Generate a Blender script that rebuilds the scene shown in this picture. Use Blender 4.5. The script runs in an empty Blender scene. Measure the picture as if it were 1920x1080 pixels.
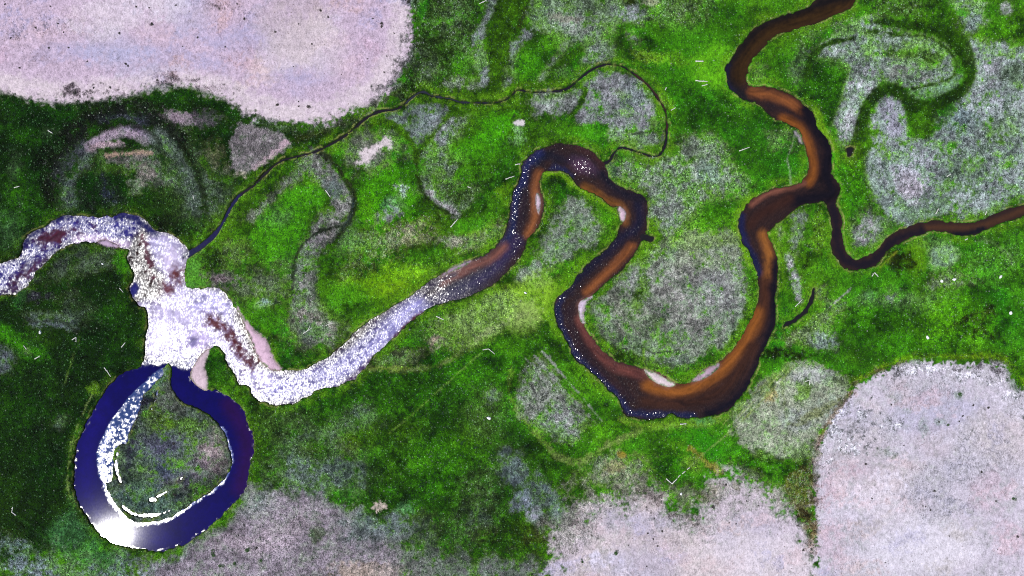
import bpy, bmesh, math, random
import numpy as np
from mathutils import Vector, Matrix

# ------------------------------------------------------------------ scale
# survey grid: 1 unit of the survey = 0.25 m, origin of the world in the middle
M = 0.25
CAM_H = 320.0
def wx(u): return (u - 960.0) * M
def wy(v): return (540.0 - v) * M

GAIN = 1.40          # radiance of a white sheet lying in the sun and sky below
def lin(c):
    c = np.asarray(c, dtype=np.float64) / 255.0
    return np.where(c <= 0.04045, c / 12.92, ((c + 0.055) / 1.055) ** 2.4)
def alb(c): return np.minimum(lin(c) / GAIN, 0.85).astype(np.float32)

scene = bpy.context.scene
COL = scene.collection

# ------------------------------------------------------------------ grid
STEP = 1.7
def axis(lo, hi, far):
    a = np.arange(lo, hi + STEP, STEP)
    ext, d, p = [], STEP, 0.0
    while p < far:
        d *= 1.28; p += d; ext.append(p)
    ext = np.array(ext)
    return np.concatenate([(lo - ext)[::-1], a, a[-1] + ext]).astype(np.float32)
XS = axis(-110, 2030, 24000)
YS = axis(-100, 1180, 24000)
NX, NY = len(XS), len(YS)
X, Y = np.meshgrid(XS, YS)
X = X.astype(np.float32); Y = Y.astype(np.float32)

# ------------------------------------------------------------------ noise
def _hash(ix, iy, seed):
    with np.errstate(over='ignore'):
        h = ix.astype(np.uint32) * np.uint32(374761393) + iy.astype(np.uint32) * np.uint32(668265263) + np.uint32(seed * 974634 + 1013)
        h = (h ^ (h >> np.uint32(13))) * np.uint32(1274126177)
        h = h ^ (h >> np.uint32(16))
    return (h & np.uint32(0xFFFFFF)).astype(np.float32) / np.float32(8388607.5) - 1.0
def vnoise(x, y, s, seed):
    x = x / s; y = y / s
    fx = np.floor(x); fy = np.floor(y)
    ix = fx.astype(np.int64); iy = fy.astype(np.int64)
    tx = (x - fx); ty = (y - fy)
    tx = tx * tx * (3 - 2 * tx); ty = ty * ty * (3 - 2 * ty)
    a = _hash(ix, iy, seed); b = _hash(ix + 1, iy, seed); c = _hash(ix, iy + 1, seed); d = _hash(ix + 1, iy + 1, seed)
    return ((a + (b - a) * tx) * (1 - ty) + (c + (d - c) * tx) * ty).astype(np.float32)
def fbm(x, y, s, seed, octv=4, rough=0.6):
    # each octave is turned, so that no lattice shows
    t = np.zeros_like(x); amp = 1.0; tot = 0.0
    for k in range(octv):
        a = 0.7 + k * 1.1; ca, sa = math.cos(a), math.sin(a)
        t += amp * vnoise(x * ca - y * sa + 31.7 * k, x * sa + y * ca - 17.3 * k, s, seed + k)
        tot += amp * amp; amp *= rough; s *= 0.5
    return t / math.sqrt(tot) * 1.7
N_EDGE = fbm(X, Y, 26, 11, 5, 0.7)       # edges
N_PAT = fbm(X, Y, 30, 23, 5, 0.75)       # mottling
N_PAT2 = fbm(X, Y, 14, 37, 4, 0.8)
N_BIG = fbm(X, Y, 120, 51, 5, 0.65)
N_FINE = fbm(X, Y, 4.2, 71, 2, 0.7)
N_GRAIN = fbm(X, Y, 6.5, 171, 2, 0.8)
N_HUE = fbm(X, Y, 45, 83, 5, 0.7)
N_BANK = fbm(X, Y, 15, 97, 3, 0.7)

# ------------------------------------------------------------------ shapes as distance fields
def smooth_pts(pts, closed, n=4):
    p = np.asarray(pts, dtype=np.float32)
    m = len(p); out = []
    rng = range(m if closed else m - 1)
    for i in rng:
        if closed:
            a, b, c, d = p[(i - 1) % m], p[i], p[(i + 1) % m], p[(i + 2) % m]
        else:
            a, b, c, d = p[max(i - 1, 0)], p[i], p[i + 1], p[min(i + 2, m - 1)]
        if abs(a - b)[:2].max() > 420: a = b
        if abs(d - c)[:2].max() > 420: d = c
        far = abs(c - b)[:2].max() > 420
        for k in range(n):
            t = k / n
            if far:
                out.append(b + (c - b) * t); continue
            out.append(0.5 * ((2 * b) + (c - a) * t + (2 * a - 5 * b + 4 * c - d) * t * t + (3 * b - a - 3 * c + d) * t ** 3))
    if not closed: out.append(p[-1])
    return np.array(out, dtype=np.float32)

def window(x0, x1, y0, y1):
    i0, i1 = np.searchsorted(XS, x0), np.searchsorted(XS, x1)
    j0, j1 = np.searchsorted(YS, y0), np.searchsorted(YS, y1)
    return slice(max(j0 - 1, 0), min(j1 + 1, NY)), slice(max(i0 - 1, 0), min(i1 + 1, NX))

def sdf_poly(pts, pad=40, n=4):
    p = smooth_pts(pts, True, n)
    w = window(p[:, 0].min() - pad, p[:, 0].max() + pad, p[:, 1].min() - pad, p[:, 1].max() + pad)
    x = X[w]; y = Y[w]
    d2 = np.full(x.shape, 1e12, np.float32); inside = np.zeros(x.shape, bool)
    q = np.roll(p, -1, axis=0)
    for (ax, ay), (bx, by) in zip(p, q):
        ex, ey = bx - ax, by - ay
        L = ex * ex + ey * ey
        if L < 1e-9: continue
        t = np.clip(((x - ax) * ex + (y - ay) * ey) / L, 0, 1)
        d2 = np.minimum(d2, (x - ax - t * ex) ** 2 + (y - ay - t * ey) ** 2)
        if ay != by:
            inside ^= ((ay > y) != (by > y)) & (x < (bx - ax) * (y - ay) / (by - ay) + ax)
    d = np.sqrt(d2)
    return w, np.where(inside, -d, d)

def sdf_line(pts, pad=40, n=4):
    p = smooth_pts([(a[0], a[1], a[2]) for a in pts], False, n)
    wm = p[:, 2].max()
    w = window(p[:, 0].min() - pad - wm, p[:, 0].max() + pad + wm, p[:, 1].min() - pad - wm, p[:, 1].max() + pad + wm)
    x = X[w]; y = Y[w]
    best = np.full(x.shape, 1e6, np.float32)
    for a, b in zip(p[:-1], p[1:]):
        ex, ey = b[0] - a[0], b[1] - a[1]
        L = ex * ex + ey * ey
        if L < 1e-9: continue
        t = np.clip(((x - a[0]) * ex + (y - a[1]) * ey) / L, 0, 1)
        d = np.sqrt((x - a[0] - t * ex) ** 2 + (y - a[1] - t * ey) ** 2) - 0.5 * (a[2] + (b[2] - a[2]) * t)
        best = np.minimum(best, d)
    return w, best

def sdf_ell(cx, cy, rx, ry, ang=0, pad=40):
    r = max(rx, ry)
    w = window(cx - r - pad, cx + r + pad, cy - r - pad, cy + r + pad)
    a = math.radians(ang); ca, sa = math.cos(a), math.sin(a)
    x = X[w] - cx; y = Y[w] - cy
    u = (x * ca + y * sa) / rx; v = (-x * sa + y * ca) / ry
    k = np.sqrt(u * u + v * v)
    return w, (k - 1.0) * min(rx, ry)

def sstep(a, b, x):
    if np.ndim(b) == 0 and a > b: return 1.0 - sstep(b, a, x)
    t = np.clip((x - a) / (b - a), 0, 1)
    return t * t * (3 - 2 * t)

# ------------------------------------------------------------------ land cover layers
cover = np.zeros((NY, NX, 3), np.float32)
tex = np.zeros((NY, NX), np.float32)       # how strongly tussocks break up the cover
flecks = np.zeros((NY, NX), np.float32)    # pale flower heads / bleached straws
relief = np.zeros((NY, NX), np.float32)

def put(ws, color, op=1.0, soft=7, edge=6, pat=0.28, t=0.5, f=None, dz=0.0, jit=None):
    w, d = ws
    jit = min(edge, 5) * 0.75 if jit is None else jit
    d = d + N_EDGE[w] * edge * 0.6 + N_GRAIN[w] * jit
    grey = max(color) - min(color) < 52 and t >= 0.75
    soft = soft * (1.25 if grey else 0.75)
    if grey: pat = max(pat, 0.48); d = d + (N_PAT[w] * 0.5 + N_EDGE[w] * 0.35) * min(edge, 8)
    m = 1.0 - sstep(-soft, soft, d)
    if pat > 0:
        m = m * np.clip(1.0 - pat * (0.5 + 0.9 * N_PAT2[w]), 0, 1)
    m = m * op
    c = alb(color)
    cover[w] += (c - cover[w]) * m[..., None]
    tex[w] += (t - tex[w]) * m
    if f is not None: flecks[w] += (f - flecks[w]) * m
    if dz: relief[w] += dz * m
def P(color, pts, **k): put(sdf_poly(pts), color, **k)
def E(color, cx, cy, rx, ry, ang=0, **k):
    k.setdefault('soft', max(4, min(rx, ry) * 0.55)); k.setdefault('edge', max(3, min(10, min(rx, ry) * 0.4)))
    put(sdf_ell(cx, cy, rx, ry, ang), color, **k)
def L(color, pts, w=None, **k):
    k.setdefault('soft', 4); k.setdefault('edge', 3)
    if w is not None: pts = [(p[0], p[1], w) for p in pts]
    put(sdf_line(pts), color, **k)

G1 = (30, 70, 14); G2 = (54, 110, 20); G3 = (66, 138, 20); G4 = (122, 170, 26); OL = (54, 88, 14)
SD = (84, 106, 84); S = (130, 140, 132); SL = (164, 162, 170); T = (96, 130, 118)
PL = (208, 194, 212); PW = (228, 212, 216); MV = (150, 138, 148); DK = (30, 34, 16); TAN = (146, 146, 96)

# base
cover[:] = alb(G2); tex[:] = 0.55; flecks[:] = 0.35
big = dict(soft=60, edge=22, pat=0)
P((28, 66, 14), [(-9000, 150), (0, 160), (420, 170), (560, 235), (640, 250), (520, 310), (430, 380), (350, 460), (340, 560), (270, 690), (200, 740), (140, 860), (170, 1010), (0, 1060), (-9000, 1100)], t=0.7, soft=25, edge=12, pat=0)
P((50, 98, 20), [(390, 740), (560, 760), (700, 700), (900, 660), (960, 760), (1040, 900), (1060, 1010), (900, 1300), (400, 1300), (480, 900)], t=0.7, **big)
P((60, 122, 20), [(1180, -200), (9000, -200), (9000, 1000), (1500, 1000), (1100, 900), (1040, 640), (1180, 420), (1150, 250)], t=0.5, f=0.5, **big)
# drifting shades of green over everything
h = np.clip(N_HUE * 0.5 + 0.5, 0, 1)[..., None]
cover *= (0.60 + 0.56 * h)
cover[..., 0] *= np.clip(1.03 + 0.24 * N_BIG, 0.5, 1.6)

# --- pale salt flat, top
P((206, 183, 203), [(-9000, -6000), (-9000, 160), (-120, 165), (0, 172), (30, 178), (60, 188), (110, 193), (150, 191), (200, 186), (240, 179), (270, 168), (300, 160), (340, 160), (380, 168), (410, 182), (440, 198), (470, 210), (500, 222), (550, 230), (600, 230), (640, 220), (680, 205), (710, 185), (735, 165), (750, 140), (765, 110), (775, 80), (778, 50), (772, 20), (765, -40), (740, -6000)], soft=7, edge=8, pat=0.0, t=0.24, f=0.0, dz=0.15, jit=9)
L(PW, [(-120, 150), (0, 155), (60, 168), (140, 172), (240, 160), (300, 145), (360, 148), (420, 168), (480, 195), (550, 212), (620, 205), (680, 180), (720, 140), (745, 90), (752, 30), (750, -60)], w=40, soft=14, edge=8, t=0.16, op=0.8, pat=0.3)
for a in [(150, 45, 70, 28), (420, 20, 70, 20), (60, 60, 60, 30), (300, 60, 80, 24), (560, 15, 50, 14), (640, 130, 50, 22)]:
    E((216, 188, 200), *a, op=0.55, t=0.2, pat=0.6, edge=14)
for a in [(330, 110, 130, 22, 6), (560, 110, 70, 60), (150, 100, 100, 16), (430, 70, 90, 25)]:
    E((184, 178, 214), *a, op=0.6, t=0.1, pat=0.4, edge=12)
for a in [(110, 50, 45, 16), (200, 60, 30, 10), (240, 120, 26, 10), (380, 10, 30, 8), (30, 60, 16, 16), (530, 60, 30, 14), (585, 85, 24, 12), (435, 5, 26, 9), (460, 25, 14, 14)]:
    E((176, 150, 160), *a, op=0.55, t=0.8, pat=0.9, edge=10)
for a in [(120, 172, 20, 8), (175, 170, 30, 8), (300, 148, 16, 8), (350, 150, 30, 6), (265, 166, 14, 6), (390, 168, 20, 8)]:
    E((132, 112, 124), *a, op=0.6, t=1.0, pat=0.9, edge=7)
for i in range(34):
    rr = random.Random(900 + i); u, v = rr.uniform(-60, 710), rr.uniform(-30, 140)
    E([(214, 178, 176), (178, 172, 210), (206, 176, 196), (172, 146, 158)][i % 4], u, v, rr.uniform(16, 50), rr.uniform(8, 20), rr.uniform(-40, 20), op=0.5, t=0.35, pat=0.8, edge=14)
L((92, 96, 90), [(746, 170), (770, 120), (782, 70), (780, 10)], w=16, soft=8, edge=9, t=1.3, op=0.75, pat=0.8)
L((150, 145, 150), [(690, 215), (735, 160), (760, 110), (768, 50)], w=22, soft=9, edge=10, t=1.1, op=0.6, pat=0.8)
E((110, 100, 130), 775, 5, 12, 14, t=1.0)
L((28, 74, 12), [(-120, 180), (0, 186), (60, 200), (150, 205), (240, 194), (300, 174), (380, 182), (440, 210)], w=22, soft=6, edge=4, t=0.7)
L((86, 112, 92), [(470, 226), (550, 240), (620, 236), (690, 214)], w=15, soft=6, edge=6, t=1.1, op=0.7)
L((62, 74, 30), [(560, 262), (640, 232), (700, 200), (750, 168)], w=10, soft=5, t=1.0, op=0.8)

# --- upper left old meander
L((44, 48, 46), [(98, 345), (112, 300), (140, 255), (180, 222), (230, 208), (285, 222), (322, 250)], w=40, soft=12, edge=6, t=1.5, op=0.85, f=1.0, dz=-0.2)
L((78, 78, 104), [(190, 224), (235, 218), (270, 226)], w=14, soft=6, t=1.5, op=0.8)
L((82, 76, 96), [(105, 330), (130, 300), (165, 275)], w=26, soft=9, t=0.8, op=0.8)
L((168, 148, 166), [(168, 276), (200, 254), (236, 247), (275, 262)], w=20, soft=6, t=0.5)
L((120, 104, 132), [(235, 240), (262, 244), (285, 262)], w=12, soft=5, t=0.6, op=0.8)
L((196, 164, 178), [(172, 280), (188, 272), (230, 270)], w=9, soft=4, t=0.5)
E(SD, 215, 300, 62, 26, 0, t=1.0, op=0.6)
E(SD, 310, 310, 62, 48, 0, t=1.1, op=0.8)
E((96, 112, 100), 365, 365, 60, 50, 0, t=1.1, op=0.8)
E((100, 116, 106), 320, 270, 36, 22, 0, t=1.1, op=0.8)
E((62, 96, 30), 235, 318, 60, 14, 0, t=0.9, op=0.7)
L((170, 142, 126), [(200, 294), (222, 289), (250, 287), (282, 287)], w=6, soft=3, t=0.4)
L((112, 104, 104), [(205, 302), (240, 299), (272, 294)], w=9, soft=4, t=0.6, op=0.8)
E((140, 130, 126), 278, 328, 30, 20, 10, t=0.8); E((156, 156, 140), 255, 345, 14, 14, t=1.0)
E((46, 54, 70), 200, 355, 20, 34, -25, t=1.3); E((50, 58, 74), 160, 372, 18, 18, t=1.3, op=0.8)
E((96, 118, 112), 128, 360, 20, 26, t=1.1, op=0.8)
E((38, 78, 14), 300, 380, 50, 30, t=0.8, op=0.7)
E((26, 30, 12), 320, 432, 60, 14, 12, t=1.1, op=0.5)
E((162, 142, 156), 340, 222, 34, 12, 8, t=0.6); E((110, 96, 112), 380, 228, 24, 14, t=0.9, op=0.8)
L((40, 52, 16), [(300, 215), (325, 238), (345, 262), (350, 300)], w=12, soft=6, t=0.8, op=0.8)
E((64, 100, 50), 350, 252, 22, 16, t=0.9, op=0.7)
P((128, 120, 124), [(445, 232), (480, 238), (510, 245), (542, 264), (535, 282), (505, 302), (480, 318), (462, 328), (445, 322), (432, 300), (430, 265)], soft=5, edge=4, t=0.7)
L((196, 168, 180), [(538, 268), (520, 284), (495, 304), (476, 316)], w=8, soft=4, t=0.4); E((176, 166, 150), 456, 326, 10, 7, t=0.6)
E((122, 116, 88), 405, 290, 20, 30, t=1.2, op=0.5)
E((50, 108, 12), 30, 370, 24, 60, t=0.5, op=0.8); E((44, 100, 12), 55, 255, 30, 16, t=0.6, op=0.7); E((48, 104, 14), 80, 400, 20, 40, t=0.6, op=0.6)
E((70, 112, 88), 14, 430, 22, 44, t=0.9, op=0.85); E((70, 90, 92), 30, 310, 14, 26, t=1.0, op=0.7); E((84, 110, 104), 92, 248, 12, 10, t=1, op=0.8)
E((14, 30, 8), 90, 300, 40, 60, t=1.2, op=0.6); E((16, 34, 8), 15, 230, 30, 18, t=1, op=0.6)

# --- left, below the river
E((84, 100, 84), 150, 498, 78, 24, -22, t=1.0, op=0.85); E((50, 56, 54), 140, 480, 50, 10, -28, t=1.2, op=0.7)
E((54, 54, 62), 66, 557, 30, 13, 0, t=1.1); E((66, 80, 62), 125, 552, 26, 12, -35, t=1.1, op=0.8)
E((60, 130, 80), 36, 562, 12, 22, 20, t=0.8, op=0.6)
E((96, 116, 100), 100, 592, 50, 10, 4, t=1.1, op=0.8); E((100, 106, 116), 98, 608, 38, 9, 6, t=0.9)
E((76, 96, 84), 145, 590, 30, 26, t=1.2, op=0.6)
L((34, 44, 20), [(30, 592), (70, 604), (110, 602), (140, 618), (150, 640)], w=4, soft=2.5, t=0.6, op=0.8)
L((52, 120, 12), [(-20, 612), (20, 632), (48, 655), (75, 668)], w=30, soft=12, edge=8, t=0.5, op=0.9)
E((108, 112, 124), 6, 676, 22, 24, t=1.0); E((110, 120, 116), 50, 655, 10, 8, t=1, op=0.7)
E((46, 100, 14), 225, 600, 26, 50, t=0.8, op=0.6); E((58, 130, 16), 235, 484, 16, 24, t=0.5)
E((18, 44, 8), 110, 690, 70, 30, t=0.9, op=0.7); E((20, 50, 8), 60, 800, 70, 60, t=0.9, op=0.6)
E((40, 92, 12), 30, 760, 30, 60, t=0.7, op=0.5)
P((84, 146, 54), [(352, 482), (386, 468), (386, 520), (392, 536), (368, 540), (348, 534)], soft=4, edge=3, t=0.45)
E((140, 122, 128), 415, 524, 26, 12, 8, t=0.9)
E((112, 126, 88), 440, 480, 36, 28, t=1.0, op=0.7); E((34, 60, 16), 400, 486, 16, 22, t=0.9, op=0.8)
E((86, 106, 96), 115, 792, 16, 12, t=1.1, op=0.8); E((70, 100, 60), 180, 735, 12, 8, t=1, op=0.8)
L((128, 150, 84), [(184, 722), (168, 748), (152, 785), (140, 815), (131, 848), (127, 880), (127, 905), (131, 930), (140, 948)], w=3.4, soft=2, edge=2, t=0.4, op=0.85, pat=0.5)
E((96, 140, 40), 178, 728, 9, 12, 40, t=0.6)
L((96, 124, 70), [(150, 632), (142, 655), (132, 685), (121, 722)], w=3, soft=2, edge=1.5, t=0.5, op=0.6)
L((52, 98, 50), [(30, 966), (60, 990), (100, 1018)], w=3, soft=2, t=0.5, op=0.6)
P((66, 118, 100), [(90, 1000), (120, 960), (140, 940), (165, 985), (210, 1030), (260, 1050), (200, 1080), (120, 1050)], t=0.7, soft=16, edge=14, op=0.75, pat=0.4)
P((112, 134, 138), [(-60, 1300), (-20, 1040), (40, 1015), (110, 1030), (200, 1050), (300, 1060), (360, 1040), (330, 1300)], soft=18, edge=18, t=1.2, op=0.85, pat=0.8, f=1.0)
E((150, 160, 172), 70, 1070, 60, 16, t=1.2, op=0.7); E((160, 150, 166), 300, 1065, 50, 20, t=0.8, op=0.7)
E((72, 60, 40), 20, 1000, 22, 12, t=1, op=0.2)

# --- centre left
L((130, 128, 126), [(590, 308, 50), (616, 330, 46), (640, 362, 34), (638, 396, 44), (612, 432, 44), (582, 460, 34), (568, 498, 40), (568, 540, 44), (582, 584, 60), (602, 618, 60)], soft=7, edge=6, t=1.0, f=0.6)
L((118, 124, 108), [(565, 320), (530, 358), (498, 386), (470, 410)], w=22, soft=8, edge=6, t=1.1)
E((100, 116, 116), 626, 352, 16, 18, t=0.6, op=0.7)
L((42, 52, 24), [(600, 285), (622, 302), (642, 330), (660, 358), (664, 385), (652, 418), (632, 444)], w=9, soft=4, edge=3, t=0.7, dz=-0.3)
L((60, 70, 112), [(664, 372), (661, 398), (652, 416), (642, 430)], w=4, soft=2, edge=1, t=0.4, op=0.8)
L((46, 56, 40), [(640, 424), (600, 434), (570, 456), (554, 486), (551, 521), (549, 556)], w=5, soft=2.5, edge=2, t=0.6, op=0.9)
L((150, 140, 150), [(576, 458), (600, 448), (625, 440)], w=8, soft=4, t=0.6, op=0.7)
P(G3, [(499, 393), (529, 363), (575, 346), (606, 360), (612, 376), (586, 393), (574, 427), (557, 450), (540, 495), (521, 512), (486, 485), (470, 446)], soft=8, edge=7, t=0.5)
E((90, 130, 104), 520, 408, 22, 20, t=0.9, op=0.6); E((96, 138, 100), 540, 500, 22, 20, t=0.9, op=0.6)
E((126, 136, 112), 500, 540, 54, 34, t=1.1, op=0.7); E((140, 136, 122), 590, 615, 54, 40, t=1.0, op=0.75); E((96, 128, 118), 585, 620, 20, 14, t=0.8, op=0.6)
E((156, 182, 190), 494, 568, 17, 9, -20, t=0.9, op=0.8); E((62, 128, 18), 500, 600, 26, 22, t=0.5, op=0.9); E((60, 120, 18), 450, 600, 20, 40, 30, t=0.5, op=0.6)
E((70, 130, 20), 640, 560, 50, 36, t=0.5, op=0.8)
P((62, 132, 16), [(678, 320), (720, 300), (763, 308), (778, 350), (784, 384), (806, 401), (763, 435), (712, 435), (676, 420), (670, 372)], soft=9, edge=8, t=0.6, f=0.9)
E((84, 150, 20), 690, 392, 14, 22, t=0.5, op=0.6)
E((196, 214, 212), 757, 354, 12, 14, -40, t=1.2, op=0.85, pat=0.8); E((80, 132, 116), 729, 384, 18, 12, -20, t=0.7, op=0.9); E((152, 152, 158), 729, 402, 22, 12, -15, t=0.8); E((120, 160, 140), 748, 380, 16, 14, t=1.1, op=0.5)
E((144, 148, 102), 740, 448, 86, 26, -8, t=1.4, op=0.7, pat=0.7); E((156, 148, 128), 744, 444, 30, 12, -20, t=1.3, op=0.8)
E((150, 152, 114), 892, 444, 44, 18, -20, t=1.3, op=0.75); E((164, 158, 146), 850, 452, 22, 14, t=1.2, op=0.8)
E((126, 146, 88), 690, 490, 60, 26, -35, t=1.4, op=0.6, pat=0.7); E((110, 146, 70), 800, 500, 60, 26, -15, t=1.0, op=0.5)
E((70, 145, 18), 878, 426, 36, 16, -10, t=0.4)
E((110, 164, 18), 735, 534, 84, 34, -12, t=0.45, op=0.9); E((116, 160, 18), 745, 545, 40, 14, t=0.4, op=0.7)
E((66, 138, 22), 660, 560, 44, 24, t=0.5, op=0.8); E((72, 146, 22), 800, 480, 36, 20, t=0.5, op=0.7)
E((92, 128, 110), 650, 452, 15, 28, 30, t=0.8, op=0.85)
E((46, 86, 16), 640, 585, 40, 10, -20, t=0.6, op=0.7)
L((52, 100, 16), [(640, 600), (700, 570), (760, 545), (820, 510), (900, 470)], w=14, soft=8, t=0.5, op=0.6)
E((150, 150, 138), 690, 285, 36, 36, t=1.0, op=0.8); E((140, 150, 130), 740, 272, 28, 16, 20, t=1.2, op=0.7)
P((226, 210, 214), [(668, 312), (674, 294), (692, 272), (716, 261), (729, 265), (718, 284), (697, 298), (682, 314)], soft=8, edge=8, t=0.2, pat=0.15, f=0)
P((118, 128, 128), [(725, 220), (755, 205), (806, 195), (838, 205), (831, 227), (806, 252), (785, 274), (772, 269), (750, 240)], soft=6, edge=4, t=0.8)
E((142, 148, 158), 812, 218, 20, 14, -40, t=0.9, op=0.8)
L((66, 112, 18), [(700, 232), (720, 230), (745, 238), (765, 258), (778, 282), (781, 302)], w=10, soft=4, edge=3, t=0.5, dz=-0.2)
L((64, 112, 18), [(842, 215), (818, 246), (797, 272), (782, 286)], w=8, soft=4, edge=3, t=0.5, dz=-0.2)
P((104, 124, 100), [(789, 285), (823, 227), (874, 223), (872, 257), (850, 285), (862, 325), (904, 350), (886, 384), (848, 396), (806, 370), (789, 350)], soft=9, edge=8, t=1.2, op=0.9)
E((152, 152, 160), 830, 250, 20, 26, 20, t=1.0, op=0.85); E((120, 136, 122), 830, 295, 38, 18, t=1.1, op=0.7)
L((150, 146, 148), [(802, 356), (825, 378), (852, 400)], w=15, soft=5, t=1.2)
L((40, 66, 26), [(782, 300), (784, 332), (794, 362), (816, 386), (850, 404)], w=4, soft=2.5, edge=2, t=0.6)
L((60, 84, 50), [(790, 309), (830, 307), (862, 305)], w=3, soft=2, edge=2, t=0.5, op=0.7)
E((40, 74, 22), 860, 360, 26, 20, t=1.0, op=0.6); E((56, 84, 44), 900, 345, 30, 25, t=1.1, op=0.5)
E((66, 142, 16), 895, 275, 56, 24, -10, t=0.5, op=0.9); E((70, 155, 18), 932, 240, 34, 22, -20, t=0.5); E((60, 120, 20), 900, 320, 30, 20, -30, t=0.6, op=0.6); E((92, 140, 22), 940, 360, 22, 14, -30, t=0.5, op=0.8)
L((54, 104, 16), [(985, 245), (955, 280), (925, 310), (885, 338)], w=14, soft=6, t=0.5, op=0.7)
E((150, 200, 184), 968, 250, 13, 15, t=1.2, op=0.7, pat=0.8); E((226, 216, 218), 972, 230, 14, 5.5, 8, t=0.1, edge=2, soft=2, pat=0.1)

# --- top middle
P((50, 80, 40), [(780, -60), (905, -60), (890, 60), (882, 150), (835, 168), (765, 175), (752, 158), (775, 100)], soft=10, edge=8, t=1.3, pat=0.3, f=0.9)
E((86, 110, 86), 850, 35, 34, 40, t=1.3, op=0.7); E((94, 112, 92), 800, 130, 24, 26, t=1.3, op=0.6); E((100, 120, 104), 880, 110, 16, 30, t=1.1, op=0.7); E((60, 126, 18), 868, 125, 22, 26, t=0.5, op=0.8); E((50, 130, 30), 792, 20, 8, 26, 20, t=0.5, op=0.8); E((128, 140, 120), 865, 155, 26, 10, t=1.2, op=0.8)
L((132, 138, 140), [(930, -20, 16), (922, 15, 16), (905, 48, 14), (897, 86, 20), (903, 120, 26), (908, 146, 20)], soft=5, edge=4, t=1.1)
L((54, 94, 14), [(966, -30, 50), (945, 34, 42), (935, 77, 44), (938, 113, 42), (938, 142, 36), (930, 175, 30)], soft=7, edge=4, t=0.6, dz=-0.3)
E((70, 120, 16), 945, 55, 14, 30, 10, t=0.5, op=0.7)
L((46, 52, 20), [(994, -10), (980, 36), (965, 60)], w=10, soft=5, t=0.8, op=0.9)
L((134, 138, 142), [(985, 66, 22), (966, 83, 22), (962, 104, 16), (953, 146, 16), (945, 168, 12)], soft=5, edge=4, t=1.0)
P((116, 138, 112), [(997, 18), (1005, -60), (1180, -60), (1200, 0), (1204, 35), (1187, 56), (1175, 46), (1150, 66), (1156, 98), (1121, 116), (1089, 104), (1086, 89), (1056, 98), (1027, 68), (1006, 55)], soft=9, edge=8, t=1.0, pat=0.4)
E((100, 124, 108), 1010, 20, 18, 30, 15, t=1.0, op=0.7)
E((152, 156, 150), 1086, 48, 36, 22, 20, t=1.0, op=0.85); E((156, 154, 168), 1178, 24, 22, 14, t=1.0, op=0.85); E((150, 156, 156), 1107, 104, 26, 12, -25, t=1.1, op=0.85); E((154, 150, 154), 1186, 70, 11, 18, -20, t=1.1, op=0.8); E((156, 150, 134), 1062, 34, 24, 6, 8, t=0.6, op=0.6)
L(S, [(1048, 108), (1030, 126), (1014, 146)], w=14, soft=5, t=1.0)
E((70, 132, 28), 1030, 80, 28, 14, -20, t=0.6, op=0.8); E((54, 122, 20), 990, 125, 30, 28, t=0.6, op=0.85, f=0.8); L((52, 96, 16), [(1086, 97), (1058, 116), (1040, 136), (1050, 155)], w=24, soft=8, t=0.6); E((90, 124, 100), 1068, 136, 20, 14, t=1.0, op=0.7)
L((50, 84, 30), [(1165, 55), (1160, 75), (1168, 95)], w=16, soft=6, t=0.8, op=0.8)
E((196, 190, 156), 1225, 4, 16, 9, t=0.5); E((54, 74, 14), 1180, 3, 16, 7, t=0.6)
P((92, 118, 88), [(1215, -60), (1340, -60), (1325, 30), (1292, 62), (1240, 48), (1210, 22)], soft=12, edge=10, t=1.3, f=0.9, op=0.8)
E((62, 132, 16), 1290, 110, 80, 62, t=0.45, op=0.9); E((100, 176, 24), 1340, 125, 44, 40, t=0.35, op=0.9); E((116, 152, 62), 1212, 106, 38, 12, 10, t=0.8, op=0.7); E((96, 156, 30), 1265, 110, 40, 10, 8, t=0.5, op=0.7); E((36, 86, 12), 1226, 84, 18, 14, t=0.6, op=0.7)
E((40, 92, 14), 1320, 210, 56, 30, t=0.6, op=0.7); E((38, 84, 14), 1225, 135, 22, 8, 20, t=0.6, op=0.6); E((44, 100, 14), 1280, 170, 30, 22, t=0.6, op=0.5); E((100, 150, 50), 1250, 195, 20, 8, 30, t=0.7, op=0.6)
P((156, 156, 162), [(1103, 150), (1130, 135), (1170, 138), (1200, 158), (1225, 190), (1235, 215), (1222, 242), (1180, 242), (1130, 237), (1085, 232), (1078, 212), (1095, 190)], soft=6, edge=5, t=0.8)
E((116, 142, 88), 1165, 176, 22, 8, 15, t=0.8, op=0.75); E((112, 144, 96), 1172, 215, 22, 8, 10, t=0.8, op=0.6); E((124, 142, 144), 1190, 180, 24, 20, t=0.9, op=0.6)
E((70, 130, 20), 1225, 232, 9, 14, t=0.5, op=0.8); L((80, 130, 30), [(1120, 125), (1150, 128), (1180, 138)], w=9, soft=4, t=0.5, op=0.7)
P((144, 148, 146), [(995, 185), (1030, 174), (1055, 172), (1088, 172), (1082, 194), (1058, 216), (1025, 222), (1000, 208)], soft=6, edge=5, t=1.0)
L((64, 114, 18), [(1099, 168), (1086, 200), (1064, 224)], w=6, soft=3, edge=2, t=0.5)
E((72, 152, 20), 1100, 250, 40, 15, t=0.45); E((178, 184, 178), 1152, 250, 16, 14, t=1.2, op=0.8, pat=0.7); E((140, 152, 138), 1200, 262, 34, 15, t=1.0); L((44, 60, 36), [(1186, 252), (1205, 249), (1224, 248)], w=2.6, soft=2, edge=1, t=0.3)
E((66, 120, 20), 1040, 240, 40, 14, t=0.5, op=0.7)

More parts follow.
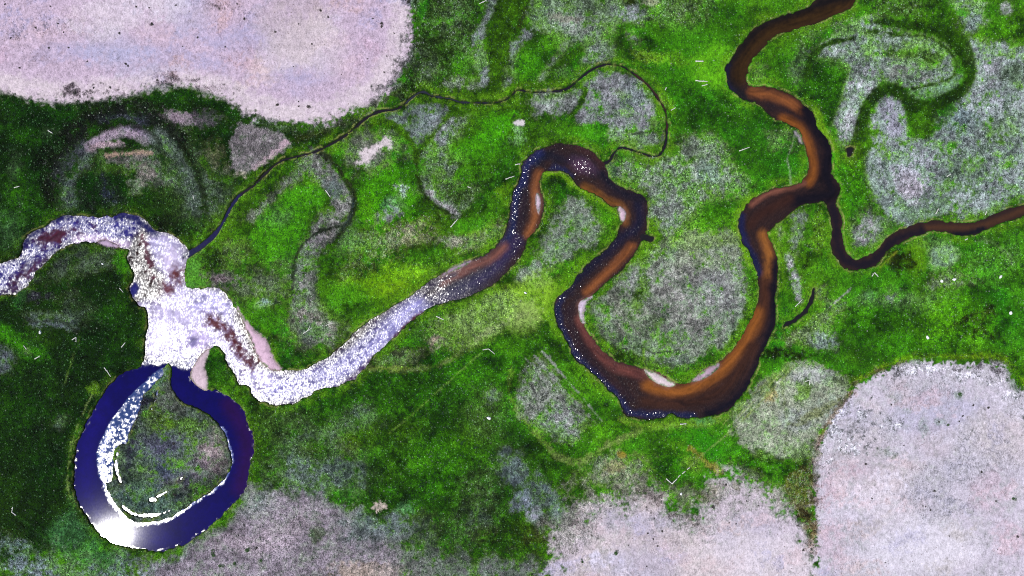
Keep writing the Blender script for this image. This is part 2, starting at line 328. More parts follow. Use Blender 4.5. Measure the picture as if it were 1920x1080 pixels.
# --- right of the middle
P((132, 146, 126), [(1145, 312), (1200, 305), (1260, 292), (1305, 258), (1350, 268), (1382, 300), (1400, 330), (1388, 360), (1330, 380), (1310, 402), (1290, 432), (1240, 432), (1232, 400), (1222, 362), (1200, 348), (1165, 338)], soft=14, edge=10, t=1.4, f=0.6, pat=0.4)
E((160, 162, 158), 1270, 330, 60, 22, 10, t=1.3, op=0.6); E((148, 152, 152), 1250, 390, 26, 30, t=1.2, op=0.6); E((112, 144, 134), 1330, 330, 24, 18, t=1.0, op=0.7)
E(T, 1146, 322, 10, 12, t=0.7); E((60, 125, 20), 1340, 405, 50, 24, -15, t=0.6, op=0.7)
L(G4, [(1420, 374), (1393, 392), (1382, 415), (1384, 440), (1394, 468), (1404, 495)], w=15, soft=7, t=0.3, op=0.75)
E((84, 150, 30), 1340, 425, 60, 18, -12, t=0.5, op=0.7)
P((146, 154, 138), [(1102, 585), (1122, 558), (1178, 512), (1225, 462), (1300, 440), (1372, 440), (1394, 500), (1400, 560), (1392, 600), (1362, 642), (1325, 668), (1275, 682), (1200, 668), (1130, 640)], soft=8, edge=6, t=0.9)
E((124, 152, 84), 1310, 456, 80, 16, -4, t=0.9, op=0.75); E((132, 152, 118), 1250, 485, 40, 18, t=1.0, op=0.6); E((148, 160, 122), 1320, 490, 50, 16, t=1.0, op=0.6)
E((170, 166, 164), 1300, 560, 84, 60, 20, t=0.8, op=0.8); E((160, 160, 164), 1350, 545, 40, 40, t=0.9, op=0.6); E((168, 168, 150), 1180, 590, 30, 40, -20, t=0.9, op=0.6)
L((70, 122, 28), [(1215, 470), (1203, 500), (1205, 530), (1195, 548)], w=16, soft=6, t=0.7, op=0.85); E((152, 152, 152), 1186, 522, 12, 22, 20, t=0.9, op=0.8)
E((66, 120, 26), 1198, 566, 12, 24, 30, t=0.7, op=0.8); E((84, 128, 40), 1230, 600, 16, 10, t=0.8, op=0.5)
L((66, 122, 26), [(1418, 520), (1412, 570), (1392, 625), (1360, 668), (1310, 695), (1260, 700)], w=24, soft=8, edge=5, t=0.6)
L((74, 122, 36), [(1098, 600), (1118, 630), (1150, 660), (1200, 678), (1250, 692)], w=20, soft=7, edge=4, t=0.7)
L((72, 78, 60), [(1108, 572), (1116, 600), (1135, 630), (1160, 655)], w=12, soft=6, edge=3, t=0.9, op=0.85, dz=-0.2)
L((28, 32, 22), [(1160, 656), (1198, 650), (1206, 652), (1225, 662), (1245, 660), (1272, 657)], w=3.4, soft=2, edge=1.5, t=0.3, op=0.9)
L((104, 150, 40), [(1206, 655), (1208, 676), (1212, 692)], w=4, soft=2, edge=1, t=0.4); E((108, 124, 110), 1262, 678, 34, 12, t=1.0, op=0.7)

# inside of the upper bend
P((142, 150, 138), [(1052, 385), (1090, 372), (1122, 400), (1132, 430), (1112, 460), (1082, 472), (1060, 500), (1020, 530), (985, 532), (968, 512), (1000, 480), (1020, 450), (1036, 415)], soft=9, edge=7, t=0.9)
L((54, 96, 22), [(1042, 332), (1036, 360), (1030, 400), (1016, 430)], w=16, soft=7, t=0.9, op=0.8)
L(G4, [(1025, 326), (1045, 323), (1075, 345), (1110, 368), (1145, 392), (1158, 408)], w=10, soft=4, edge=2, t=0.4, op=0.8)
E((72, 142, 18), 1142, 404, 20, 14, 20, t=0.5); E((66, 130, 24), 1140, 430, 16, 26, t=0.8, op=0.6)
L((92, 150, 26), [(1095, 485), (1068, 515), (1045, 545), (1030, 580)], w=26, soft=12, t=0.5, op=0.8)
E((136, 182, 46), 1015, 560, 48, 40, t=0.35, op=0.85); E((150, 178, 92), 982, 598, 32, 34, -20, t=0.35, op=0.85); E((120, 160, 50), 960, 545, 30, 14, t=0.5, op=0.7)
E((80, 132, 24), 1040, 505, 22, 12, -30, t=0.5, op=0.8)
L((100, 150, 20), [(1060, 535), (1040, 560), (1034, 590), (1040, 615), (1056, 640)], w=12, soft=5, t=0.3, op=0.8)

# --- lower middle
P((116, 146, 84), [(820, 585), (880, 565), (920, 550), (965, 550), (962, 605), (920, 636), (880, 655), (830, 648), (800, 618)], soft=12, edge=8, t=0.8, pat=0.4)
E((60, 112, 28), 845, 580, 34, 10, -20, t=0.7, op=0.8); E((74, 120, 60), 800, 620, 26, 20, t=1.0, op=0.7)
E((124, 136, 96), 745, 672, 46, 14, -12, t=1.1, op=0.8); E((158, 138, 126), 815, 640, 12, 10, t=0.8)
L((136, 150, 96), [(690, 690), (740, 693), (800, 692), (850, 672), (900, 632), (950, 602), (985, 590)], w=9, soft=5, t=0.7, op=0.65, pat=0.6)
L((120, 142, 24), [(690, 690), (720, 691), (765, 692)], w=6, soft=4, edge=3, t=0.5, op=0.5)
E((48, 102, 14), 770, 740, 120, 34, -18, t=0.7, op=0.8); E((40, 92, 14), 670, 745, 60, 14, -15, t=0.7, op=0.6); E((50, 116, 14), 880, 690, 60, 26, -30, t=0.6, op=0.7); E((58, 118, 20), 900, 720, 50, 40, t=0.6, op=0.5)
L((112, 148, 76), [(912, 655), (870, 690), (820, 735), (770, 780), (730, 812)], w=3, soft=2, edge=1.5, t=0.4, op=0.6)
E((92, 128, 80), 915, 780, 42, 48, t=1.0, op=0.6); E((126, 142, 136), 925, 745, 14, 12, t=1.0, op=0.6); E((54, 120, 30), 980, 790, 40, 40, t=0.7, op=0.5)
E((40, 92, 14), 1000, 640, 40, 24, 20, t=0.6, op=0.7); E((74, 140, 20), 960, 650, 30, 18, t=0.5, op=0.7)
L((60, 116, 20), [(1040, 622), (1058, 655), (1085, 700), (1120, 745), (1150, 780)], w=16, soft=7, t=0.6, op=0.8)
P((150, 154, 144), [(1000, 680), (1030, 688), (1060, 726), (1092, 758), (1104, 790), (1080, 822), (1030, 816), (990, 792), (970, 762), (985, 700)], soft=8, edge=6, t=1.1, f=0.8)
E((160, 158, 166), 1050, 790, 30, 22, t=1.1, op=0.6)
for k in range(5):
    o = k * 8
    L((84, 112, 54) if k % 2 else (164, 164, 160), [(985 + o, 672 - o * .4), (1040 + o, 735 - o * .4), (1110 + o * .6, 800 - o * .3)], w=3.2, soft=1.8, edge=1.5, t=0.5, op=0.85, pat=0.4)
L((128, 150, 80), [(960, 690, 7), (955, 740, 7), (985, 790, 8), (1020, 830, 9), (1050, 858, 11), (1082, 866, 11), (1115, 850, 10), (1155, 826, 12), (1205, 806, 10), (1270, 800, 9), (1335, 794, 8), (1380, 770, 8)], soft=5, edge=3, t=0.5, op=0.5, pat=0.5)
E((38, 82, 18), 1065, 845, 20, 12, t=0.8, op=0.6)
E((84, 112, 84), 545, 806, 50, 34, t=1.1, op=0.7); E((98, 124, 112), 640, 800, 60, 22, -18, t=1.0, op=0.65); E((104, 126, 124), 690, 780, 26, 18, t=1.0, op=0.6)
E((118, 132, 128), 575, 890, 70, 36, 10, t=1.0, op=0.85); E((112, 130, 128), 640, 880, 44, 40, t=1.0, op=0.7); E((100, 122, 116), 560, 850, 40, 20, t=1.1, op=0.7)
E((54, 92, 16), 498, 828, 26, 40, t=0.8, op=0.5); E((70, 84, 20), 655, 835, 20, 22, t=0.9, op=0.7); E((62, 92, 20), 580, 845, 26, 14, t=0.9, op=0.6)
P((152, 140, 152), [(300, 1300), (300, 1075), (350, 1035), (400, 1005), (445, 965), (468, 920), (490, 930), (540, 920), (600, 940), (650, 960), (690, 985), (740, 1010), (745, 1050), (730, 1300)], soft=26, edge=18, t=0.62, pat=0.22, f=0.3)
E((170, 152, 164), 470, 1020, 60, 20, t=0.6, op=0.6); E((176, 160, 172), 520, 1010, 40, 26, t=0.7, op=0.6); E((190, 168, 150), 690, 1072, 60, 18, t=0.6, op=0.7); E((166, 150, 158), 560, 975, 40, 20, t=0.9, op=0.5)
E((120, 134, 128), 480, 945, 36, 20, t=1.1, op=0.6); E((74, 98, 40), 595, 1000, 18, 16, t=0.9, op=0.7)
E((104, 130, 122), 700, 990, 60, 26, t=1.0, op=0.6); E((136, 144, 150), 740, 980, 24, 22, t=0.8, op=0.8); E((126, 140, 144), 700, 980, 20, 14, t=0.9, op=0.6); E((86, 142, 128), 760, 953, 20, 12, t=0.7, op=0.7); E((198, 180, 170), 713, 950, 13, 13, t=0.3, edge=4, soft=3)
E((52, 116, 14), 830, 870, 80, 62, t=0.7, op=0.7, f=0.9); E((60, 130, 16), 870, 900, 40, 30, t=0.6, op=0.6); E((44, 96, 14), 860, 1000, 46, 40, t=0.7, op=0.45)
E((140, 134, 138), 780, 1060, 70, 40, t=0.8, op=0.7); E((126, 128, 126), 860, 1070, 70, 26, t=0.9, op=0.6); E((150, 144, 152), 960, 1066, 60, 24, t=0.8, op=0.6); E((120, 128, 122), 790, 1000, 40, 40, t=0.9, op=0.5)
E((92, 110, 96), 905, 930, 36, 50, t=1.2, op=0.6); E((84, 98, 96), 880, 985, 40, 34, t=1.1, op=0.65); E((128, 142, 148), 962, 880, 24, 34, -20, t=0.9, op=0.7); E((132, 142, 158), 990, 915, 22, 36, -20, t=0.8, op=0.8); E((136, 142, 158), 972, 945, 18, 16, t=0.8, op=0.8); E((154, 152, 168), 1004, 968, 15, 14, t=0.7, op=0.9); E((122, 138, 152), 1040, 950, 16, 26, -20, t=0.8, op=0.7)
L((44, 58, 22), [(975, 885), (1005, 925), (1028, 975), (1045, 1015), (1052, 1050)], w=14, soft=8, edge=6, t=0.9, op=0.8)
E((74, 82, 34), 1010, 1005, 30, 22, t=1.0, op=0.8); E((60, 68, 18), 905, 1002, 24, 14, t=0.9, op=0.7); E((54, 86, 16), 980, 985, 20, 14, t=0.8, op=0.7)

# --- bottom pale flats
P((208, 193, 203), [(1030, 1400), (1040, 1060), (1062, 1005), (1082, 965), (1110, 940), (1160, 932), (1210, 926), (1245, 940), (1285, 962), (1315, 935), (1335, 910), (1362, 892), (1400, 900), (1440, 925), (1480, 952), (1502, 980), (1520, 1015), (1535, 1060), (1520, 1400)], soft=26, edge=20, pat=0.2, t=0.34, f=0.3, jit=14)
for a in [(1120, 928, 50, 18), (1200, 915, 40, 16), (1290, 930, 40, 20), (1420, 896, 40, 16), (1470, 935, 26, 22, 40), (1075, 985, 26, 40, 20)]:
    E((150, 150, 128), *a, op=0.6, t=0.95, pat=0.6, edge=12)
E((176, 170, 170), 1090, 985, 50, 30, t=0.8, op=0.6); E((214, 200, 214), 1420, 1010, 90, 46, t=0.2, op=0.7); E((220, 206, 210), 1400, 1060, 110, 30, t=0.15, op=0.6); E((222, 206, 206), 1215, 950, 18, 18, t=0.2, op=0.8); E((184, 180, 206), 1200, 985, 60, 24, t=0.2, op=0.6)
E((150, 142, 130), 1290, 975, 46, 22, 15, t=1.0, op=0.7, pat=0.7); E((142, 140, 96), 1330, 930, 40, 16, -20, t=1.0, op=0.5); E((166, 148, 150), 1240, 930, 26, 16, t=0.8, op=0.6)
L((170, 150, 152), [(1222, 965), (1228, 1000), (1226, 1030)], w=10, soft=5, t=0.8, op=0.5)
P((214, 203, 217), [(1515, 1400), (1525, 1060), (1532, 1000), (1528, 950), (1524, 900), (1530, 850), (1545, 810), (1565, 772), (1592, 740), (1620, 712), (1660, 692), (1700, 680), (1750, 676), (1800, 681), (1850, 679), (1882, 690), (1898, 716), (1925, 738), (2100, 780), (9000, 900), (9000, 6000), (1500, 6000)], soft=6, edge=9, pat=0.12, t=0.2, f=0.15, dz=0.1, jit=7)
for a in [(1650, 860, 70, 40), (1600, 960, 60, 30), (1760, 1030, 100, 40), (1680, 930, 60, 20)]:
    E((222, 212, 226), *a, op=0.6, t=0.25, pat=0.6, edge=14)
for i in range(26):
    rr = random.Random(700 + i)
    u, v = [(rr.uniform(1560, 1920), rr.uniform(720, 1080)), (rr.uniform(1100, 1500), rr.uniform(990, 1080)), (rr.uniform(20, 690), rr.uniform(-10, 100))][i % 3]
    E([(230, 212, 212), (188, 184, 212), (234, 222, 230), (194, 178, 186)][(i // 3) % 4], u, v, rr.uniform(40, 90), rr.uniform(24, 46), rr.uniform(-40, 40), op=0.55, t=0.2, pat=0.2, edge=10)
E((236, 228, 238), 1720, 1030, 110, 50, -10, t=0.15, op=0.75, pat=0.15); E((236, 222, 230), 1440, 1050, 80, 46, t=0.15, op=0.7, pat=0.15); E((232, 222, 236), 1600, 930, 50, 30, 30, t=0.3, op=0.6, pat=0.5)
for i in range(60):
    rr = random.Random(300 + i)
    u, v = (rr.uniform(1540, 1930), rr.uniform(700, 1090)) if i % 3 else (rr.uniform(1080, 1500), rr.uniform(980, 1090))
    E([(224, 198, 204), (190, 184, 212), (232, 224, 238), (190, 180, 176), (218, 194, 198)][i % 5], u, v, rr.uniform(14, 60), rr.uniform(8, 24), rr.uniform(-40, 40), op=0.55, t=0.3, pat=0.8, edge=14)
for a in [(1720, 730, 80, 30), (1640, 800, 50, 30), (1850, 850, 60, 60), (1750, 900, 60, 40), (1760, 950, 50, 20)]:
    E((178, 174, 184), *a, op=0.6, t=0.5, pat=0.5, edge=14)
for a in [(1730, 745, 40, 14), (1600, 880, 30, 14), (1860, 920, 36, 40), (1550, 900, 14, 40), (1900, 1010, 40, 30), (1560, 1020, 30, 40)]:
    E((210, 182, 196), *a, op=0.5, t=0.3, pat=0.5, edge=12)
for a in [(1800, 740, 10, 8), (1760, 790, 16, 8), (1735, 800, 10, 20), (1700, 770, 10, 6), (1660, 850, 30, 10), (1680, 745, 14, 8)]:
    E((136, 156, 140), *a, op=0.6, t=0.6, pat=0.6)
for a in [(1740, 690, 60, 8), (1840, 700, 50, 16), (1900, 745, 24, 14, 50), (1590, 770, 26, 5, -30), (1560, 800, 8, 30), (1600, 840, 26, 20), (1550, 850, 12, 26), (1660, 790, 30, 8, 20)]:
    E((232, 230, 240), *a, op=0.8, t=1.1, pat=1.0, edge=8)
for a in [(1850, 695, 40, 10), (1830, 690, 30, 5), (1890, 705, 10, 14), (1690, 688, 40, 5, -15)]:
    E((120, 110, 116), *a, op=0.5, t=1.2, pat=1.0, edge=8)
L((100, 134, 26), [(1590, 724), (1640, 696), (1700, 671), (1750, 667), (1800, 670), (1850, 668), (1890, 678), (1908, 705), (1930, 725)], w=11, soft=5, edge=3, t=0.6, op=0.85)
L((104, 84, 52), [(1600, 720), (1650, 694), (1700, 677)], w=4, soft=3, edge=2, t=0.9, op=0.7)
L((128, 104, 62), [(1536, 830), (1548, 800), (1570, 766), (1596, 736)], w=10, soft=5, edge=4, t=1.0, op=0.85)
L((146, 120, 112), [(1534, 820), (1526, 860), (1524, 900), (1534, 940)], w=14, soft=6, edge=5, t=1.1, op=0.8)
E((44, 96, 12), 1905, 700, 14, 30, t=0.6, op=0.8)
P((166, 172, 150), [(1370, 790), (1390, 755), (1422, 722), (1470, 688), (1530, 680), (1572, 700), (1590, 730), (1560, 768), (1530, 820), (1505, 862), (1440, 862), (1400, 845)], soft=10, edge=8, t=0.7, pat=0.35)
E((186, 186, 190), 1530, 705, 36, 16, t=0.6, op=0.7); E((176, 180, 184), 1490, 790, 30, 24, t=0.7, op=0.6); E((88, 140, 44), 1508, 735, 14, 22, 20, t=0.7, op=0.8); E((92, 120, 60), 1570, 715, 26, 12, t=1.0, op=0.7); E((120, 130, 60), 1520, 780, 50, 8, -28, t=0.8, op=0.7)
L((112, 134, 60), [(1465, 715), (1472, 760), (1476, 810), (1470, 850)], w=6, soft=4, edge=4, t=0.9, op=0.6)
E((178, 160, 90), 1445, 745, 10, 12, t=0.6, op=0.7); E((70, 110, 24), 1500, 850, 26, 16, t=0.9, op=0.7)

# --- bottom, right of the middle
E((50, 138, 14), 1310, 832, 50, 26, 25, t=0.4, op=0.85); E((34, 92, 14), 1248, 868, 32, 28, t=0.7, op=0.85); E((60, 140, 20), 1280, 880, 14, 24, -20, t=0.5, op=0.7)
E((150, 156, 124), 1150, 888, 54, 26, -15, t=1.1, op=0.85, pat=0.5); E((170, 164, 150), 1165, 905, 44, 16, t=0.9, op=0.6); E((130, 152, 120), 1140, 860, 34, 14, -20, t=1.0, op=0.6); E((160, 140, 40), 1167, 852, 8, 7, t=0.5, op=0.8); E((164, 150, 110), 1155, 875, 18, 12, t=0.6, op=0.6)
L((164, 150, 62), [(1292, 838), (1312, 856), (1332, 872), (1352, 888)], w=10, soft=5, edge=4, t=0.6, op=0.75)
E((120, 150, 80), 1300, 870, 20, 16, t=0.8, op=0.5)
L((84, 130, 34), [(1186, 848), (1215, 872), (1250, 898)], w=3, soft=2, edge=1.5, t=0.4, op=0.7); L((130, 160, 80), [(1292, 877), (1330, 842), (1375, 805), (1430, 755)], w=3, soft=2, edge=1.5, t=0.4, op=0.6)
L((150, 160, 110), [(1440, 720), (1458, 702), (1478, 682)], w=4.5, soft=2.5, edge=1.5, t=0.4, op=0.8)
E((60, 104, 18), 1465, 880, 58, 24, 10, t=0.8, op=0.85); E((52, 128, 14), 1455, 885, 24, 20, t=0.5, op=0.8); E((58, 110, 18), 1410, 860, 40, 14, t=0.9, op=0.6)
P((104, 104, 46), [(1470, 905), (1515, 880), (1526, 950), (1530, 1010), (1512, 1000), (1492, 960)], soft=7, edge=6, t=1.2, op=0.9)
E((56, 46, 24), 1508, 968, 13, 12, 30, t=1.0); E((120, 100, 70), 1522, 1010, 9, 26, t=1.2, op=0.8)
E((76, 134, 22), 1110, 800, 30, 14, t=0.6, op=0.7); E((70, 130, 24), 1180, 800, 60, 14, t=0.6, op=0.6); L((120, 152, 60), [(1165, 785), (1200, 797), (1250, 795), (1300, 795), (1350, 785)], w=8, soft=4, t=0.5, op=0.7); E((70, 150, 120), 1320, 790, 14, 5, t=0.5, op=0.6)

# --- right, old meander scroll
P((136, 150, 142), [(1520, 100), (1560, 62), (1600, 38), (1640, 32), (1664, 50), (1700, 58), (1745, 68), (1775, 88), (1794, 120), (1788, 150), (1760, 166), (1722, 172), (1690, 162), (1660, 165), (1640, 180), (1622, 202), (1606, 245), (1600, 268), (1570, 256), (1560, 232), (1570, 200), (1582, 168), (1590, 140), (1570, 128), (1540, 118)], soft=7, edge=5, t=1.1)
P((42, 96, 14), [(1510, 112), (1555, 106), (1590, 124), (1578, 160), (1571, 200), (1558, 235), (1530, 220), (1508, 195), (1498, 160)], soft=8, edge=7, t=0.7)
E((108, 136, 124), 1496, 120, 14, 30, 10, t=1.0, op=0.7); E((90, 120, 90), 1530, 62, 40, 12, -25, t=1.1, op=0.7)
L((44, 82, 16), [(1512, 145), (1517, 118), (1530, 96), (1560, 80), (1600, 72)], w=9, soft=4, edge=2, t=0.6)
L((44, 84, 18), [(1650, 40, 10), (1700, 47, 14), (1760, 60, 18), (1800, 86, 24), (1819, 125, 20), (1812, 160, 16), (1782, 184, 18), (1742, 200, 22), (1712, 194, 22), (1690, 175, 20), (1665, 165, 18), (1640, 180, 18), (1622, 210, 16), (1610, 250, 16), (1604, 290, 26)], soft=5, edge=3, t=0.7, dz=-0.4)
L((44, 46, 18), [(1712, 190), (1722, 206), (1745, 200)], w=10, soft=5, t=0.7, op=0.6)
L((50, 84, 26), [(1680, 67), (1735, 69), (1775, 92), (1793, 118), (1785, 145), (1752, 157), (1712, 166)], w=4.5, soft=2.5, edge=1.5, t=0.5, op=0.85)
L((60, 90, 34), [(1640, 58), (1665, 60), (1680, 66)], w=4, soft=2.5, t=0.5, op=0.7)
E((56, 102, 18), 1690, 104, 26, 9, 5, t=0.7); E((70, 116, 40), 1745, 106, 22, 12, 25, t=0.9, op=0.8)
P((112, 142, 134), [(1696, 172), (1745, 162), (1794, 142), (1806, 132), (1800, 158), (1765, 178), (1730, 190), (1705, 184)], soft=4, edge=2, t=0.8)
E((176, 172, 184), 1622, 160, 18, 28, 35, t=1.0, op=0.85); E((178, 174, 184), 1590, 225, 15, 38, 15, t=0.9, op=0.9); E((156, 160, 162), 1580, 90, 26, 14, -20, t=1.1, op=0.8); E((152, 156, 164), 1620, 42, 20, 10, t=1.1, op=0.8); E((160, 160, 154), 1690, 130, 26, 16, t=0.9, op=0.7); E((170, 168, 170), 1735, 145, 14, 8, t=1.0, op=0.7)
P((158, 160, 170), [(1628, 218), (1648, 192), (1678, 188), (1698, 205), (1702, 240), (1700, 270), (1660, 275), (1640, 262), (1650, 245), (1635, 240)], soft=5, edge=4, t=0.8)
E((178, 174, 194), 1673, 220, 18, 26, t=0.8, op=0.8)
P((56, 106, 16), [(1697, 196), (1730, 206), (1755, 206), (1762, 228), (1742, 254), (1712, 262), (1702, 230)], soft=7, edge=5, t=0.7)
P((146, 156, 156), [(1818, 92), (1838, 74), (1900, 84), (2100, 90), (2100, 372), (1920, 374), (1880, 388), (1840, 400), (1790, 404), (1745, 406), (1702, 424), (1680, 414), (1660, 402), (1640, 372), (1625, 340), (1622, 305), (1640, 278), (1680, 264), (1745, 258), (1782, 214), (1812, 182), (1826, 140)], soft=8, edge=6, t=1.0, pat=0.3, f=0.4)
E((178, 176, 186), 1850, 128, 26, 38, 10, t=0.9, op=0.85); E((170, 168, 182), 1702, 318, 48, 44, t=0.9, op=0.8); E((184, 174, 186), 1706, 348, 26, 26, 30, t=0.8, op=0.8); E((170, 170, 182), 1850, 200, 50, 24, t=0.9, op=0.6)
E((118, 144, 150), 1800, 222, 34, 24, t=1.1, op=0.7); E((92, 124, 84), 1900, 140, 22, 18, t=1.1, op=0.7); E((104, 134, 96), 1870, 240, 40, 22, -30, t=1.0, op=0.5); E((112, 140, 116), 1820, 310, 46, 24, -35, t=1.1, op=0.65)
L((150, 166, 160), [(1634, 300), (1642, 345), (1666, 388), (1700, 410)], w=20, soft=7, edge=4, t=0.7, op=0.8); L((92, 130, 100), [(1660, 292), (1664, 330), (1690, 380), (1715, 410)], w=7, soft=4, t=0.8, op=0.6); L((72, 100, 66), [(1664, 290), (1690, 290), (1720, 294)], w=6, soft=3, t=0.8, op=0.7)
E((170, 165, 172), 1627, 432, 25, 32, -8, t=1.0); E((120, 150, 130), 1660, 425, 14, 20, t=0.8, op=0.6); E((172, 170, 180), 1800, 382, 14, 14, t=0.8, op=0.7); E((120, 156, 126), 1740, 395, 44, 10, -12, t=0.7, op=0.6)
for (a, b, c, d) in [(1755, 398, 1830, 290), (1790, 372, 1850, 300), (1800, 350, 1925, 258), (1765, 372, 1800, 330)]:
    L((84, 104, 84), [(a, b), ((a + c) / 2 + 4, (b + d) / 2 + 5), (c, d)], w=2.4, soft=2, edge=2, t=0.5, op=0.65)
P((130, 146, 142), [(1785, 2), (1800, -30), (1835, -30), (1846, 22), (1850, 50), (1822, 62), (1800, 48)], soft=6, edge=6, t=1.0); E((66, 150, 14), 1802, 24, 15, 9, t=0.4); E((170, 168, 174), 1886, 17, 10, 9, t=0.8); E((130, 150, 130), 1830, 8, 20, 12, t=1.0, op=0.6)
E((84, 110, 72), 1690, 12, 46, 26, t=1.3, op=0.7, f=0.9); E((42, 94, 14), 1760, 36, 22, 30, t=0.6, op=0.8); E((26, 58, 14), 1915, 50, 16, 20, t=0.8, op=0.8); E((52, 104, 14), 1870, 60, 40, 14, t=0.8, op=0.6)
L(G4, [(1532, 212), (1540, 235), (1556, 262), (1567, 285)], w=11, soft=5, edge=2, t=0.3, op=0.8); L((72, 156, 18), [(1566, 290), (1568, 330), (1582, 352)], w=14, soft=6, t=0.4, op=0.8)
E((58, 128, 16), 1602, 340, 24, 56, -10, t=0.6, op=0.85); E((54, 88, 16), 1606, 300, 18, 26, t=0.7, op=0.7); E((64, 140, 18), 1592, 395, 20, 30, t=0.5, op=0.7); E((50, 84, 16), 1625, 370, 12, 22, t=0.8, op=0.5)
L((80, 150, 22), [(1580, 420), (1585, 455), (1600, 478), (1625, 478), (1650, 455), (1668, 435)], w=12, soft=5, edge=2, t=0.4, op=0.7)
E((22, 30, 8), 1600, 284, 12, 16, t=0.5, op=0.8)

# --- right, lower meadow
E((136, 148, 136), 1495, 432, 12, 26, 10, t=1.0, op=0.9); E((150, 150, 140), 1462, 442, 4.5, 16, t=0.9, op=0.8)
L((160, 158, 162), [(1476, 482, 10), (1486, 505, 14), (1494, 540, 20), (1496, 560, 14)], soft=4, edge=3, t=1.0)
L((80, 112, 50), [(1486, 474), (1500, 505), (1508, 540)], w=5, soft=3, t=0.7, op=0.7); L((30, 40, 14), [(1515, 462), (1514, 490), (1506, 506)], w=5, soft=3, t=0.6, op=0.7)
L((100, 150, 20), [(1462, 415), (1455, 440), (1465, 490)], w=6, soft=3, t=0.4, op=0.7)
E((110, 148, 60), 1535, 440, 12, 40, t=1.0, op=0.5)
E((126, 152, 138), 1770, 482, 30, 26, t=0.7, op=0.9); E((84, 128, 88), 1745, 452, 32, 10, t=0.7, op=0.8); E((96, 146, 18), 1720, 482, 20, 34, t=0.4, op=0.8); E((54, 84, 16), 1800, 500, 50, 8, -18, t=0.7, op=0.7)
E((42, 46, 12), 1688, 494, 26, 18, t=0.7, op=0.95); E((50, 48, 20), 1668, 482, 12, 10, t=0.8, op=0.7); L((140, 150, 40), [(1650, 502), (1665, 488), (1682, 472)], w=3, soft=2, edge=1, t=0.4, op=0.7)
E((80, 140, 60), 1855, 495, 50, 44, t=0.9, op=0.6, f=1.3); E((66, 110, 60), 1900, 470, 20, 30, t=1, op=0.5); L((120, 150, 130), [(1830, 452), (1860, 455), (1885, 475), (1900, 500)], w=6, soft=4, t=0.8, op=0.5)
P((122, 142, 104), [(1535, 540), (1556, 552), (1584, 578), (1560, 612), (1522, 640), (1470, 648), (1500, 615), (1532, 585)], soft=8, edge=6, t=1.1, op=0.85)
for k in range(4):
    L((156, 160, 150), [(1545 + k * 9, 585 - k * 8), (1575 + k * 4, 560 - k * 4), (1590 + k * 2, 548 - k * 3)], w=2.2, soft=1.8, edge=1.5, t=0.4, op=0.6)
E((152, 168, 164), 1546, 640, 18, 14, t=1.1, op=0.85); E((120, 132, 84), 1480, 632, 24, 12, t=1.2, op=0.6)
E((112, 150, 126), 1690, 562, 74, 18, t=1.2, op=0.6, f=1.2); E((150, 150, 156), 1672, 556, 12, 8, t=1.0, op=0.8); E((104, 146, 150), 1636, 553, 9, 6, t=0.8, op=0.8); E((150, 156, 140), 1780, 525, 30, 14, t=1.3, op=0.6)
E((70, 140, 20), 1800, 600, 80, 50, t=0.7, op=0.5, f=1.4); E((44, 96, 14), 1650, 600, 60, 30, t=0.7, op=0.6, f=1.0); E((50, 112, 14), 1720, 650, 70, 24, t=0.6, op=0.6, f=1.0)
E((60, 70, 22), 1838, 592, 32, 12, -22, t=1.1, op=0.85); L((40, 52, 14), [(1812, 628), (1848, 630), (1884, 638)], w=10, soft=5, edge=4, t=0.9, op=0.85); E((50, 56, 18), 1830, 612, 22, 8, 30, t=1, op=0.7)
E((44, 54, 16), 1475, 664, 34, 9, 6, t=1.0, op=0.85); E((66, 140, 18), 1450, 690, 26, 18, t=0.5, op=0.7)  # the first, dark patch is a shadow painted into the cover

for k in range(5):
    L((72, 116, 26) if k % 2 else (142, 164, 84), [(1352 + k * 9, 800 - k * 2), (1400 + k * 9, 752 - k * 2), (1455 + k * 8, 700 - k * 3)], w=3, soft=2, edge=1.5, t=0.5, op=0.75, pat=0.4)
L((124, 146, 78), [(1010, 812, 9), (1032, 842, 10), (1052, 859, 12), (1082, 866, 13), (1112, 852, 12), (1152, 828, 12), (1200, 808, 10)], soft=5, edge=3, t=0.5, op=0.65, pat=0.4)
L((150, 168, 140), [(1490, 250), (1485, 275), (1476, 298), (1481, 318), (1483, 345)], w=3, soft=2, edge=1, t=0.4, op=0.8); E((104, 130, 104), 1462, 262, 28, 18, t=1.0, op=0.8); E((112, 126, 112), 1424, 140, 14, 14, t=1.0, op=0.6)
for w_, c_, p_ in [(9, (72, 112, 60), [(1556, 116), (1600, 97), (1660, 87), (1720, 90), (1762, 110)]), (7, (88, 124, 84), [(1600, 142), (1650, 151), (1700, 152), (1742, 140)]), (8, (70, 110, 58), [(1600, 60), (1660, 68), (1720, 76)]), (8, (80, 118, 72), [(1586, 182), (1606, 172), (1630, 150)]), (7, (90, 126, 96), [(1640, 205), (1655, 235), (1650, 262)]), (8, (84, 124, 84), [(1840, 120), (1850, 170), (1830, 210), (1800, 250)]), (9, (90, 128, 92), [(1890, 180), (1880, 230), (1850, 270)]),
                   (8, (84, 122, 76), [(1140, 580), (1150, 615), (1180, 645), (1230, 655)]), (7, (96, 130, 84), [(1170, 560), (1185, 600), (1220, 630), (1270, 638)]), (7, (90, 126, 80), [(1250, 520), (1290, 540), (1330, 590), (1345, 630)]), (7, (88, 124, 78), [(1060, 400), (1080, 430), (1070, 470)]), (7, (88, 126, 80), [(1180, 330), (1230, 330), (1280, 310), (1320, 290)]), (8, (84, 122, 74), [(1220, 380), (1260, 365), (1310, 350), (1350, 345)])]:
    L(c_, p_, w=w_, soft=5, edge=4, t=0.7, op=0.55, pat=0.5)
